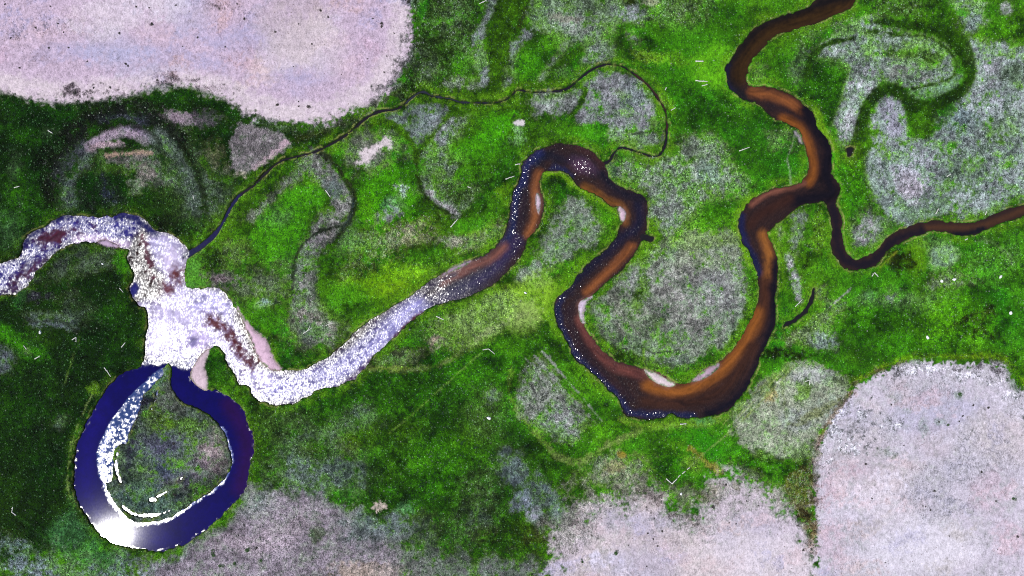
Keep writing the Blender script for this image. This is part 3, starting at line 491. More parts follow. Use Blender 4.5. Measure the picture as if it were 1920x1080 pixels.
# --- channels of old creeks, greener and lower than the swards they cut
OLD = dict(soft=5, edge=2, t=0.55, op=0.95, pat=0.12)
L((22, 26, 22), [(96, 372), (100, 325), (122, 276), (160, 235), (210, 211), (268, 214), (318, 238), (344, 266)], w=26, soft=8, edge=3, t=0.9, op=0.95, pat=0.12, f=1.2)
L((112, 120, 122), [(128, 372), (140, 332), (165, 300)], w=16, soft=6, edge=3, t=0.9, op=0.7); L((104, 116, 110), [(292, 250), (330, 290), (352, 340), (362, 390)], w=20, soft=8, edge=4, t=0.9, op=0.6); L((18, 24, 12), [(318, 250), (350, 290), (374, 340), (386, 390)], w=9, soft=4, edge=2, t=0.6, op=0.75)
L((26, 32, 16), [(160, 262), (200, 242), (240, 236), (280, 246), (300, 268)], w=7, soft=4, edge=2, t=0.6, op=0.8)
L((28, 40, 14), [(200, 282), (240, 278), (284, 274), (310, 290)], w=7, soft=4, edge=2, t=0.6, op=0.7)
L((26, 34, 12), [(120, 380), (150, 330), (180, 300)], w=10, soft=5, edge=3, t=0.8, op=0.6)
L((30, 44, 14), [(340, 270), (372, 320), (385, 380), (380, 420)], w=8, soft=5, edge=3, t=0.7, op=0.5)
L((60, 112, 16), [(380, 300), (400, 330), (430, 340)], w=12, soft=5, edge=3, t=0.6, op=0.7)
L((62, 104, 14), [(700, 232), (720, 230), (745, 238), (765, 258), (778, 282), (781, 302)], w=10, **OLD)
L((62, 106, 16), [(842, 215), (818, 246), (797, 272), (782, 286)], w=8, **OLD)
L((44, 70, 22), [(782, 296), (784, 332), (794, 362), (816, 386), (850, 404)], w=5, **OLD)
L((44, 82, 16), [(1512, 145), (1517, 118), (1530, 96), (1560, 80), (1600, 72)], w=9, **OLD)
L((38, 74, 10), [(1640, 40, 10), (1700, 46, 16), (1760, 58, 22), (1800, 84, 30), (1819, 125, 26), (1812, 160, 20), (1782, 184, 22), (1742, 200, 28), (1712, 194, 26), (1690, 175, 24), (1665, 165, 22), (1640, 180, 22), (1622, 210, 22), (1610, 250, 20), (1604, 290, 26)], **OLD)
L((58, 104, 20), [(1740, 205, 20), (1730, 235, 40), (1735, 250, 20)], **OLD)
L((46, 80, 22), [(1680, 67), (1735, 69), (1775, 92), (1793, 118), (1785, 145), (1752, 157), (1712, 166)], w=5, **OLD)
L((46, 84, 20), [(1624, 62), (1650, 58), (1680, 67)], w=5, **OLD)
L((50, 84, 24), [(1690, 98), (1712, 100), (1735, 110), (1752, 118)], w=4, **OLD)
L((64, 114, 18), [(1099, 168), (1086, 200), (1064, 224)], w=7, **OLD)
L((52, 92, 14), [(966, -30, 48), (945, 34, 38), (935, 77, 40), (938, 113, 40), (938, 142, 34), (930, 170, 28)], soft=6, edge=3, t=0.6, op=0.8)
L((36, 44, 24), [(604, 285), (624, 302), (643, 330), (662, 358), (666, 385), (654, 418), (634, 444)], w=7, **OLD)
L((34, 44, 30), [(642, 424), (600, 434), (570, 456), (553, 486), (550, 521), (548, 560)], w=4, **OLD)
L((70, 126, 24), [(1428, 545), (1418, 590), (1396, 635), (1362, 674), (1312, 702)], w=16, soft=6, edge=4, t=0.6, op=0.8)
# --- the island of the oxbow
ISL = [(317, 684), (320, 700), (318, 715), (325, 735), (335, 747), (350, 760), (370, 767), (390, 780), (410, 797), (420, 812), (425, 830), (432, 852), (432, 872), (425, 890), (410, 910), (390, 925), (365, 942), (345, 955), (315, 971), (287, 979), (257, 980), (237, 970), (222, 955), (206, 932), (196, 908), (192, 890), (190, 865), (192, 842), (200, 822), (210, 800), (227, 777), (242, 757), (262, 735), (284, 715), (302, 698), (312, 685)]
P((96, 108, 100), ISL, soft=2, edge=0, pat=0, t=0.9, f=0.3)
E((120, 124, 112), 330, 735, 26, 40, 25, t=1.0, op=0.7); E((80, 116, 20), 318, 792, 18, 12, t=0.7, op=0.9); E((78, 116, 60), 360, 800, 30, 16, t=0.9, op=0.8); E((66, 92, 30), 290, 800, 18, 26, t=1.0, op=0.7)
E((96, 92, 122), 300, 840, 44, 26, t=0.9, op=0.8); E((150, 130, 134), 395, 852, 28, 34, -15, t=0.9, op=0.8); E((128, 108, 126), 350, 885, 40, 20, -25, t=0.9, op=0.8); E((84, 96, 128), 320, 880, 40, 20, t=1.0, op=0.7)
E((92, 124, 140), 270, 935, 50, 24, 10, t=1.0, op=0.85); E((64, 90, 72), 260, 880, 24, 30, t=1.1, op=0.7); E((44, 54, 46), 378, 922, 36, 14, -28, t=1.4, op=0.85); E((30, 30, 44), 327, 930, 6, 14, t=0.6, op=0.9); E((50, 44, 66), 345, 898, 22, 5, -35, t=0.7, op=0.7)
L((46, 40, 66), [(272, 745, 26), (262, 770, 18), (250, 800, 10)], soft=5, edge=3, t=1.2, op=0.9); E((44, 36, 62), 237, 860, 9, 34, 12, t=0.8, op=0.8)
L((84, 122, 124), [(312, 692, 8), (294, 716, 18), (278, 736, 16)], soft=4, edge=2, t=1.0, op=0.9)
E((60, 66, 74), 200, 880, 9, 50, t=1.2, op=0.8)
# sand beside the oxbow mouth
SANDH = [(391, 655), (375, 666), (365, 682), (357, 697), (357, 710), (366, 722), (386, 733), (389, 715), (383, 690), (387, 672)]

# ------------------------------------------------------------------ water
RIVER = [(-420, 620), (-200, 560), (-60, 510), (0, 492), (30, 482), (39, 470), (40, 455), (50, 442), (80, 425), (100, 411), (125, 402), (140, 405), (175, 406), (205, 406), (220, 402), (232, 399), (250, 402), (265, 410), (280, 422), (290, 432), (312, 437), (325, 442), (337, 452), (350, 464), (352, 474), (349, 490), (347, 505), (346, 520), (350, 538), (385, 539), (405, 540), (420, 550), (432, 563), (440, 575), (450, 590), (460, 603), (470, 615), (480, 627), (495, 637), (502, 652), (512, 672), (522, 689), (537, 695), (572, 691), (600, 677), (625, 660), (650, 640), (667, 622), (687, 605), (715, 589), (740, 572), (767, 555), (790, 539), (812, 522), (835, 510), (860, 495), (885, 487), (910, 477), (930, 460), (945, 440), (952, 420), (957, 390), (960, 370), (964, 355), (972, 342), (977, 330), (979, 312), (987, 297), (1005, 282), (1022, 275), (1045, 269), (1075, 269), (1092, 275), (1110, 285), (1122, 296), (1133, 306), (1137, 316), (1140, 330), (1150, 340), (1167, 352), (1185, 357), (1200, 364), (1211, 372), (1215, 387), (1214, 405), (1215, 420), (1210, 437), (1208, 448), (1200, 456), (1192, 475), (1177, 495), (1160, 512), (1145, 522), (1130, 537), (1112, 553), (1097, 563), (1091, 580), (1092, 602), (1102, 620), (1120, 645), (1140, 665), (1165, 680), (1192, 686), (1210, 692), (1230, 697), (1250, 707), (1265, 717), (1280, 720), (1297, 714), (1310, 702), (1335, 687), (1355, 675), (1375, 655), (1392, 632), (1400, 610), (1415, 587), (1422, 560), (1425, 540), (1422, 520), (1415, 495), (1407, 475), (1395, 455), (1387, 435), (1386, 415), (1395, 395), (1407, 377), (1425, 366), (1440, 357), (1455, 352), (1475, 349), (1495, 345), (1512, 332), (1517, 317), (1516, 300), (1512, 285), (1508, 268), (1502, 252), (1492, 240), (1465, 227), (1440, 214), (1430, 202), (1415, 192), (1395, 185), (1375, 172), (1365, 160), (1361, 140), (1364, 120), (1380, 100), (1395, 77), (1410, 57), (1430, 42), (1440, 38), (1470, 26), (1500, 19), (1525, 5), (1560, -30), (1640, -120), (1760, -420), (1840, -420), (1720, -120), (1640, -30), (1605, 0), (1597, 12), (1580, 25), (1560, 32), (1535, 41), (1502, 51), (1472, 59), (1452, 67), (1440, 78), (1425, 95), (1410, 112), (1402, 130), (1401, 150), (1407, 160), (1425, 161), (1440, 160), (1455, 165), (1475, 172), (1490, 182), (1507, 195), (1522, 207), (1530, 220), (1532, 235), (1545, 250), (1555, 265), (1562, 278), (1562, 292), (1560, 307), (1560, 322), (1567, 335), (1575, 347), (1576, 362), (1568, 372), (1550, 380), (1542, 376), (1522, 381), (1507, 382), (1492, 392), (1467, 410), (1450, 425), (1441, 440), (1445, 452), (1455, 470), (1459, 490), (1459, 520), (1457, 540), (1455, 565), (1455, 602), (1447, 625), (1438, 647), (1425, 670), (1420, 690), (1407, 715), (1400, 732), (1380, 755), (1365, 770), (1335, 781), (1290, 785), (1272, 780), (1260, 775), (1242, 785), (1230, 788), (1210, 786), (1185, 782), (1172, 775), (1165, 760), (1152, 742), (1135, 725), (1120, 710), (1107, 695), (1090, 684), (1075, 667), (1067, 647), (1060, 632), (1047, 615), (1042, 600), (1040, 580), (1042, 567), (1052, 552), (1068, 538), (1082, 520), (1095, 502), (1110, 490), (1125, 477), (1140, 465), (1155, 447), (1160, 430), (1167, 415), (1160, 402), (1160, 387), (1145, 385), (1130, 375), (1110, 362), (1090, 352), (1075, 340), (1067, 325), (1055, 320), (1035, 319), (1020, 322), (1013, 335), (1012, 350), (1019, 370), (1020, 385), (1015, 410), (1005, 430), (992, 447), (982, 470), (970, 487), (960, 500), (945, 517), (930, 530), (912, 540), (895, 550), (870, 559), (842, 567), (817, 572), (800, 582), (785, 592), (767, 605), (750, 622), (737, 635), (720, 650), (700, 670), (687, 687), (672, 700), (665, 712), (652, 716), (630, 727), (610, 729), (585, 737), (572, 747), (547, 757), (517, 760), (495, 755), (480, 748), (470, 735), (462, 725), (447, 720), (437, 700), (425, 685), (420, 667), (410, 653), (400, 650), (390, 657), (375, 668), (355, 682), (318, 684), (290, 684), (267, 686), (271, 665), (270, 645), (272, 622), (276, 600), (272, 577), (262, 575), (250, 562), (242, 545), (242, 537), (249, 517), (245, 502), (236, 487), (239, 470), (230, 466), (207, 462), (182, 455), (160, 454), (140, 457), (117, 465), (100, 477), (82, 495), (67, 510), (50, 535), (37, 545), (25, 551), (0, 552), (-60, 570), (-200, 630), (-420, 700)]
OXBOW = [(267, 678), (262, 687), (250, 691), (232, 698), (215, 711), (195, 733), (180, 756), (168, 781), (156, 806), (143, 830), (139, 855), (136, 885), (136, 910), (139, 930), (147, 950), (160, 968), (175, 990), (190, 1007), (212, 1022), (242, 1028), (270, 1033), (295, 1036), (320, 1030), (345, 1020), (365, 1007), (390, 990), (410, 972), (430, 952), (447, 935), (460, 915), (466, 892), (470, 867), (476, 835), (472, 810), (467, 805), (457, 772), (442, 755), (425, 742), (405, 733), (388, 731), (374, 728), (362, 718), (355, 705), (360, 690), (372, 672), (372, 664), (330, 660)]
BROOK = [(1562, 352), (1545, 372), (1553, 390), (1559, 412), (1561, 440), (1561, 468), (1570, 484), (1580, 498), (1595, 507), (1615, 505), (1635, 502), (1650, 490), (1662, 472), (1680, 460), (1702, 449), (1720, 442), (1747, 434), (1772, 435), (1795, 440), (1810, 442), (1840, 435), (1870, 422), (1905, 410), (1920, 405), (2000, 375), (2300, 250), (2300, 215), (2000, 345), (1920, 383), (1880, 395), (1852, 407), (1830, 415), (1800, 417), (1775, 415), (1755, 412), (1722, 420), (1690, 430), (1662, 446), (1650, 465), (1630, 477), (1610, 486), (1595, 480), (1585, 465), (1580, 440), (1582, 415), (1573, 393), (1570, 376), (1574, 360)]
CREEK = [(338, 486, 18), (352, 477, 15), (375, 462, 13), (400, 442, 11), (415, 420, 9), (430, 392, 7.5), (447, 367, 8), (475, 347, 6.5), (502, 320, 5.5), (527, 301, 5.5), (560, 292, 4.6), (587, 285, 4.4), (620, 270, 4.2), (640, 258, 4.2), (658, 245, 5), (675, 230, 5.5), (692, 217, 7), (717, 207, 7), (740, 205, 5), (757, 195, 4.4), (775, 180, 6), (792, 171, 6.5), (810, 179, 5), (842, 184, 4), (867, 191, 3.8), (910, 192, 3.8), (942, 189, 4.2), (960, 178, 5), (970, 168, 4.4), (997, 172, 4), (1035, 171, 4.2), (1065, 165, 4.6), (1087, 147, 5), (1110, 130, 5), (1137, 120, 4.6), (1167, 124, 4.4), (1192, 140, 4.6), (1217, 160, 5.2), (1237, 187, 5.2), (1249, 210, 4.8), (1251, 240, 4.8), (1249, 268, 4.8), (1240, 287, 4.4), (1228, 293, 4.4), (1205, 287, 4.4), (1180, 279, 5), (1162, 277, 4.6), (1150, 290, 4.6), (1144, 300, 6), (1130, 308, 8)]
POOLS = {
    'bankside': ('P', [(1204, 443), (1212, 441), (1220, 442), (1226, 446), (1223, 452), (1215, 450), (1208, 449)]),
    'round': ('P', [(1589, 279), (1595, 276), (1600, 277), (1598, 284), (1597, 291), (1592, 293), (1590, 287)]),
    'slit': ('L', [(1527, 543, 3.5), (1523, 563, 6.5), (1510, 584, 8), (1492, 600, 6.5), (1472, 610, 3)]),
}
GUTS = [[(219, 846, 4), (216, 872, 5), (220, 892, 5), (226, 906, 3)], [(228, 951, 5), (246, 963, 6.5), (266, 968, 7), (292, 966, 5), (317, 959, 3.4)], [(294, 932, 4), (303, 927, 5), (314, 922, 3)], [(281, 938, 7), (288, 937, 7)], [(334, 902, 3.4), (342, 895, 3)], [(283, 768, 3), (290, 750, 3), (297, 728, 3)]]
SHELF = [(306, 700), (286, 722), (268, 741), (262, 767), (252, 790), (242, 808), (236, 832), (224, 834), (213, 850), (210, 880), (208, 902), (200, 905), (186, 900), (180, 865), (182, 840), (195, 812), (205, 790), (225, 765), (250, 735), (282, 705), (304, 690)]
BARS = [
    ((232, 206, 222), [(1005, 365), (1010, 363), (1014, 380), (1010, 400), (1005, 385)]),
    ((222, 190, 206), [(1160, 388), (1166, 388), (1174, 398), (1172, 411), (1167, 415), (1161, 402)]),
    ((222, 200, 220), [(1110, 556), (1088, 566), (1085, 582), (1089, 602), (1096, 606), (1094, 585), (1102, 566)]),
    ((236, 216, 220), [(1209, 693), (1230, 700), (1250, 711), (1267, 721), (1255, 726), (1235, 720), (1217, 708)]),
    ((190, 160, 180), [(1348, 681), (1330, 690), (1308, 705), (1298, 716), (1317, 712), (1337, 700), (1349, 688)]),
    ((222, 186, 206), [(441, 568), (450, 585), (462, 602), (476, 618), (496, 634), (506, 655), (515, 675), (526, 693), (514, 695), (502, 690), (490, 680), (479, 662), (473, 644), (464, 626), (450, 594)]),
    ((222, 196, 206), SANDH),
    ((196, 176, 196), [(1490, 246), (1496, 248), (1503, 259), (1506, 270), (1501, 266), (1495, 256)]),
    ((206, 178, 206), [(182, 452), (195, 450), (210, 455), (222, 462), (205, 464), (188, 458)]),
    ((180, 150, 176), [(866, 492), (884, 488), (874, 497), (850, 508), (826, 520), (838, 508)]),
]
BIGD = np.float32(1e4)
def full(ws):
    w, d = ws
    a = np.full((NY, NX), BIGD, np.float32); a[w] = d; return a
d_riv = full(sdf_poly(RIVER, 60, 3))
d_ox = full(sdf_poly(OXBOW, 60, 3))
d_isl = full(sdf_poly(ISL, 60, 3))
d_shelf = full(sdf_poly(SHELF, 40, 3))
d_brook = full(sdf_poly(BROOK, 60, 3))
d_creek = full(sdf_line([(a, b, max(c * 0.84, 3.0)) for a, b, c in CREEK], 40, 3))
d_gut = np.full((NY, NX), BIGD, np.float32)
for g in GUTS:
    w, d = sdf_line(g, 30); d_gut[w] = np.minimum(d_gut[w], d)
d_pool = {}
for k, (kind, pts) in POOLS.items():
    d_pool[k] = full(sdf_poly(pts, 30) if kind == 'P' else sdf_line(pts, 30))
d_bar = np.full((NY, NX), BIGD, np.float32)
bank_c = []
for c, pts in BARS:
    w, d = sdf_poly(pts, 20)
    d_bar[w] = np.minimum(d_bar[w], d); bank_c.append((c, w, d))
d_isl_cut = np.maximum(d_isl, -np.minimum(d_shelf, d_gut))     # dry part of the island
d_oxw = np.maximum(d_ox, -d_isl_cut)
sd = np.minimum.reduce([d_riv, d_oxw, d_brook, d_creek] + list(d_pool.values()))
sd = np.maximum(sd, -d_isl_cut)
notbar = sd.copy()
# slumped, uneven banks
wob = N_BANK * 1.3 + N_GRAIN * 0.7
big_water = np.minimum.reduce([d_riv, d_ox, d_brook])
sd = sd + wob * np.where(d_creek < 12, 0.55, 1.0).astype(np.float32)
sd = np.maximum(sd, -(d_bar + N_FINE * 0.6))

# clumps and hollows in every sward, greener seams through the grey ones
veg = sstep(0.38, 0.6, tex)
cover *= (1 + veg * np.clip(0.24 * N_PAT2 + 0.24 * N_PAT + 0.12 * N_GRAIN + 0.08 * N_BIG, -0.7, 1.0))[..., None]
lum = cover @ np.array([.2, .7, .1], np.float32)
gs = sstep(0.7, 0.95, tex) * sstep(0.05, 0.13, lum) * sstep(1.02, 0.92, cover[..., 0] / np.maximum(cover[..., 1], 1e-4)) * np.clip(0.15 + 0.58 * N_HUE + 0.45 * N_PAT + 0.2 * N_PAT2, 0, 0.85)
_w, _d = sdf_poly(ISL, 5, 3); gs[_w] *= 0.15 + 0.85 * (_d > 0)
cover += (alb((74, 122, 78)) - cover) * gs[..., None]
grn = sstep(1.25, 2.2, cover[..., 1] / np.maximum(cover[..., 0], 1e-4)) * veg
cover[..., 2] *= 1 - 0.55 * grn
gf = np.clip(lum / 0.115, 0.25, 2.2) ** 0.38
cover *= (1 + (gf - 1) * grn)[..., None]
cover *= (1 + 0.30 * sstep(0.75, 0.95, tex) * (1 - grn) * sstep(0.1, 0.25, lum))[..., None]
# bank trim: dry straw lip and a wet mud foot
lip = sstep(0.4, 1.4, notbar + wob) * (1 - sstep(2.2, 4.4, notbar + wob)) * np.clip(0.45 + 0.7 * N_PAT2, 0, 1) * 0.75
lip *= np.where(X < 480, 0.55, 1.0)
cover += (alb((150, 152, 84)) - cover) * lip[..., None]
tex *= (1 - 0.5 * lip)
halo = sstep(2, 5, notbar) * (1 - sstep(8, 22, notbar)) * np.clip(0.35 + 0.5 * N_PAT, 0, 0.7) * np.where((X > 480) & (Y < 800), 1, 0.35)
cover += (alb((92, 140, 22)) - cover) * halo[..., None]
for c, w, d in bank_c:
    m = 1 - sstep(-5.0, 2.5, d + N_GRAIN[w] * 1.2 + N_PAT2[w])
    cover[w] += (alb(c) * (1 + 0.12 * N_PAT2[w])[..., None] - cover[w]) * m[..., None]
    tex[w] *= (1 - m * 0.85); flecks[w] *= (1 - m)
mud = 1 - sstep(-1.0, 0.6, sd)
near_bar = 1 - sstep(0, 6, d_bar)
mudc = alb((46, 34, 26)) + (alb((150, 112, 104)) - alb((46, 34, 26))) * near_bar[..., None]
cover += (mudc - cover) * (mud * (1 - (1 - sstep(-1, 1, d_bar))))[..., None]
tex *= (1 - 0.6 * mud); flecks *= (1 - mud)

# ------------------------------------------------------------------ ground sheet
fade = sstep(0.5, 7.0, sd) * (1 - 0.0 * sd)
lump = (N_FINE * 0.13 + N_PAT2 * 0.10) * np.clip(tex, 0.1, 1.3)
inner = ((X > -140) & (X < 2060) & (Y > -130) & (Y < 1210)).astype(np.float32)
Z = relief * fade * inner + lump * fade * inner + N_BIG * 0.12 * fade * inner
WATER_Z = -0.75
bar_low = 1 - sstep(0.0, 8.0, d_bar)
bank = sstep(-3.2, 1.4, sd)
Z = np.where(sd < 8, (1 - bank) * -1.9 + bank * Z, Z)
inbar = sstep(-4.0, 0.0, -d_bar)
Z = Z * (1 - inbar) + inbar * (WATER_Z + 0.06 + 0.05 * np.clip(-d_bar, 0, 8) + 0.03 * N_FINE)

def attr(me, name, typ, data):
    a = me.attributes.new(name, typ, 'POINT')
    a.data.foreach_set('vector' if typ == 'FLOAT_VECTOR' else ('color' if typ == 'FLOAT_COLOR' else 'value'), np.ascontiguousarray(data, dtype=np.float32).ravel())

def mesh_from(name, verts, quads):
    me = bpy.data.meshes.new(name)
    n, f = len(verts), len(quads)
    me.vertices.add(n); me.vertices.foreach_set('co', np.ascontiguousarray(verts, dtype=np.float32).ravel())
    k = quads.shape[1]
    me.loops.add(f * k); me.loops.foreach_set('vertex_index', np.ascontiguousarray(quads, dtype=np.int32).ravel())
    me.polygons.add(f); me.polygons.foreach_set('loop_start', np.arange(0, f * k, k, dtype=np.int32))
    me.update(calc_edges=True)
    return me

IDX = np.arange(NX * NY, dtype=np.int32).reshape(NY, NX)
QUADS = np.stack([IDX[1:, :-1], IDX[1:, 1:], IDX[:-1, 1:], IDX[:-1, :-1]], axis=-1)

def tagset(o, label=None, cat=None, group=None, kind=None):
    if label: o['label'] = label
    if cat: o['category'] = cat
    if group: o['group'] = group
    if kind: o['kind'] = kind
    return o
def link(name, me, mat=None, parent=None):
    o = bpy.data.objects.new(name, me); COL.objects.link(o)
    if mat: me.materials.append(mat)
    if parent: o.parent = parent
    return o

# ------------------------------------------------------------------ node helper
def material(name):
    m = bpy.data.materials.new(name); m.use_nodes = True
    nt = m.node_tree; nt.nodes.clear()
    out = nt.nodes.new('ShaderNodeOutputMaterial'); b = nt.nodes.new('ShaderNodeBsdfPrincipled')
    nt.links.new(b.outputs[0], out.inputs[0])
    return m, nt, b
class NB:
    def __init__(s, nt): s.nt = nt
    def n(s, t, **k):
        x = s.nt.nodes.new(t)
        for a, v in k.items(): setattr(x, a, v)
        return x
    def set(s, sock, v):
        if hasattr(v, 'is_output') or isinstance(v, bpy.types.NodeSocket): s.nt.links.new(v, sock)
        else: sock.default_value = v
    def math(s, op, a, b=None, c=None, clamp=False):
        x = s.n('ShaderNodeMath', operation=op, use_clamp=clamp); s.set(x.inputs[0], a)
        if b is not None: s.set(x.inputs[1], b)
        if c is not None: s.set(x.inputs[2], c)
        return x.outputs[0]
    def vmath(s, op, a, b=None, scale=None):
        x = s.n('ShaderNodeVectorMath', operation=op); s.set(x.inputs[0], a)
        if b is not None: s.set(x.inputs[1], b)
        if scale is not None: s.set(x.inputs[3], scale)
        return x.outputs[0]
    def attr(s, name):
        x = s.n('ShaderNodeAttribute'); x.attribute_name = name; return x
    def noise(s, vec, scale, detail=2, rough=0.6, dist=0.0, dim='3D'):
        x = s.n('ShaderNodeTexNoise', noise_dimensions=dim); s.set(x.inputs['Vector'], vec)
        x.inputs['Scale'].default_value = scale; x.inputs['Detail'].default_value = detail
        x.inputs['Roughness'].default_value = rough; x.inputs['Distortion'].default_value = dist
        return x
    def mix(s, f, a, b):
        x = s.n('ShaderNodeMix', data_type='RGBA', clamp_factor=True); s.set(x.inputs[0], f); s.set(x.inputs[6], a); s.set(x.inputs[7], b)
        return x.outputs[2]
    def ramp(s, v, a, b):
        x = s.n('ShaderNodeMapRange', clamp=True, interpolation_type='SMOOTHSTEP'); s.set(x.inputs[0], v)
        x.inputs[1].default_value = a; x.inputs[2].default_value = b
        return x.outputs[0]
    def pos(s):
        return s.n('ShaderNodeNewGeometry').outputs['Position']

def ground_material():
    m, nt, b = material('marsh_ground'); k = NB(nt)
    pos = k.pos()
    cov = k.attr('cover').outputs['Color']; tx = k.attr('tussock').outputs['Fac']; fl = k.attr('flecks').outputs['Fac']
    mp = k.n('ShaderNodeMapping'); k.set(mp.inputs[0], pos); mp.inputs['Rotation'].default_value = (0, 0, math.radians(24)); mp.inputs['Scale'].default_value = (1.35, 0.75, 1.0)
    n1 = k.noise(mp.outputs[0], 0.85, 3, 0.72, 0.9).outputs['Fac']     # tufts about half a metre across
    n2 = k.noise(pos, 0.34, 2, 0.6).outputs['Fac']
    n3 = k.noise(pos, 1.7, 1, 0.5).outputs['Fac']
    s1 = k.math('MULTIPLY', k.math('SUBTRACT', n1, 0.5), 4.6)
    s2 = k.math('MULTIPLY', k.math('SUBTRACT', n2, 0.5), 2.2)
    s3 = k.math('MULTIPLY', k.math('SUBTRACT', n3, 0.5), 2.0)
    s = k.math('ADD', k.math('ADD', s1, s2), s3)
    g = k.math('MULTIPLY_ADD', s, k.math('MULTIPLY_ADD', tx, 1.15, 0.05), 0.93)
    g = k.math('MINIMUM', k.math('MAXIMUM', g, 0.30), 2.6)
    colr = k.vmath('SCALE', cov, scale=g)
    # shade between the tussocks, painted in as dark green
    gap = k.math('MULTIPLY', k.ramp(s, -0.15, -1.25), k.math('MULTIPLY', k.math('SUBTRACT', k.ramp(tx, 0.22, 0.7), k.math('MULTIPLY', k.ramp(tx, 0.75, 0.95), 0.3)), 0.66))
    colr = k.mix(gap, colr, (0.022, 0.058, 0.026, 1))
    # bleached straw tips where the tufts stand highest, in the sage swards
    tip = k.math('MULTIPLY', k.ramp(s, 0.55, 1.35), k.math('MULTIPLY', k.ramp(tx, 0.65, 1.2), 0.32))
    colr = k.mix(tip, colr, (0.42, 0.42, 0.45, 1))
    # scattered seed heads and dry bunches
    vo = k.n('ShaderNodeTexVoronoi', feature='F1'); k.set(vo.inputs['Vector'], pos); vo.inputs['Scale'].default_value = 0.75
    sel = k.n('ShaderNodeSeparateColor'); k.set(sel.inputs[0], vo.outputs['Color'])
    dot = k.math('MULTIPLY', k.math('SUBTRACT', 1.0, k.ramp(vo.outputs['Distance'], 0.10, 0.34)), k.ramp(sel.outputs[0], 0.66, 0.9))
    clump = k.ramp(k.noise(pos, 0.09, 3, 0.7).outputs['Fac'], 0.40, 0.62)
    dot = k.math('MULTIPLY', k.math('MULTIPLY', dot, fl), k.math('MULTIPLY', clump, 0.7), clamp=True)
    colr = k.mix(dot, colr, k.mix(sel.outputs[1], (0.30, 0.42, 0.26, 1), (0.55, 0.55, 0.52, 1)))
    # dark specks of plants on the bare flats
    vd = k.n('ShaderNodeTexVoronoi', feature='F1'); k.set(vd.inputs['Vector'], pos); vd.inputs['Scale'].default_value = 0.9
    sd_ = k.n('ShaderNodeSeparateColor'); k.set(sd_.inputs[0], vd.outputs['Color'])
    spk = k.math('MULTIPLY', k.math('SUBTRACT', 1.0, k.ramp(vd.outputs['Distance'], 0.10, 0.30)), k.ramp(sd_.outputs[0], 0.62, 0.9))
    low = k.math('SUBTRACT', 1.0, k.ramp(tx, 0.3, 0.7))
    cl2 = k.ramp(k.noise(pos, 0.06, 4, 0.75).outputs['Fac'], 0.38, 0.62)
    spk = k.math('MULTIPLY', k.math('MULTIPLY', spk, low), k.math('MULTIPLY', cl2, 0.88))
    colr = k.mix(spk, colr, (0.12, 0.075, 0.07, 1))
    k.set(b.inputs['Base Color'], colr)
    b.inputs['Roughness'].default_value = 0.95
    b.inputs['Specular IOR Level'].default_value = 0.08
    bp = k.n('ShaderNodeBump'); bp.inputs['Distance'].default_value = 0.35
    k.set(bp.inputs['Strength'], k.math('MULTIPLY_ADD', tx, 0.45, 0.1)); k.set(bp.inputs['Height'], n1)
    k.set(b.inputs['Normal'], bp.outputs[0])
    return m

gm = ground_material()
verts = np.stack([wx(X), wy(Y), Z], axis=-1).reshape(-1, 3)
me = mesh_from('ground', verts, QUADS.reshape(-1, 4))
attr(me, 'cover', 'FLOAT_COLOR', np.concatenate([cover, np.ones((NY, NX, 1), np.float32)], axis=-1))
attr(me, 'tussock', 'FLOAT', tex); attr(me, 'flecks', 'FLOAT', flecks)
me.polygons.foreach_set('use_smooth', np.ones(len(me.polygons), bool))
ground = link('ground', me, gm); tagset(ground, kind='structure')

# ------------------------------------------------------------------ water colour (silt, depth, painted sky reflection and glitter) and wind
wcol = np.zeros((NY, NX, 3), np.float32); wcol[:] = alb((46, 25, 13))
rip = np.zeros((NY, NX), np.float32); rip[:] = 0.8
def WC(ws, color, op=1.0, soft=9, edge=1.5, r=None):
    w, d = ws; soft = soft * 1.15
    m = (1 - sstep(-soft, soft, d + N_PAT2[w] * edge)) * op
    if color is not None: wcol[w] += (alb(color) - wcol[w]) * m[..., None]
    if r is not None: rip[w] += (r - rip[w]) * m
def WL(color, pts, w, **k): WC(sdf_line([(p[0], p[1], w) for p in pts], 50), color, **k)
def WE(color, cx, cy, rx, ry, a=0, **k): WC(sdf_ell(cx, cy, rx, ry, a), color, **k)
def WP(color, pts, **k): WC(sdf_poly(pts), color, **k)
DW = (24, 15, 18); NV = (24, 22, 60); BN = (132, 76, 36)  # NV: blue sky mirrored along the outer bends, painted as water colour
# upper reach
WL((56, 37, 12), [(1620, -20), (1560, 14), (1480, 42), (1430, 66), (1400, 100), (1385, 140)], 40, soft=14, r=0.25)
WL((26, 18, 12), [(1600, -10), (1540, 6), (1480, 28), (1432, 46), (1398, 82), (1372, 115), (1368, 145), (1384, 172), (1410, 186)], 18, soft=8)
WL((24, 20, 40), [(1366, 122), (1364, 150), (1376, 170)], 8, soft=5)
WL(BN, [(1412, 172), (1445, 178), (1478, 190), (1500, 206)], 16, soft=8, r=0.45)
WL((40, 22, 16), [(1440, 196), (1475, 208), (1500, 222)], 10, soft=6)
WL((126, 72, 26), [(1470, 222), (1500, 238), (1514, 262), (1522, 295), (1527, 320), (1518, 340)], 16, soft=8, r=0.3)
WL((20, 14, 20), [(1512, 204), (1530, 236), (1548, 262), (1554, 292), (1550, 322), (1556, 345), (1562, 362), (1530, 370), (1490, 376)], 24, soft=9, r=0.3)
WL((118, 72, 56), [(1508, 342), (1490, 350), (1460, 357), (1432, 368), (1410, 384)], 8, soft=5, r=0.4)
WL((52, 28, 18), [(1480, 372), (1450, 388), (1425, 404), (1408, 420)], 18, soft=8, r=0.4)
WL(NV, [(1392, 405), (1391, 428), (1400, 455), (1412, 480), (1424, 512)], 13, soft=6, r=0.9)
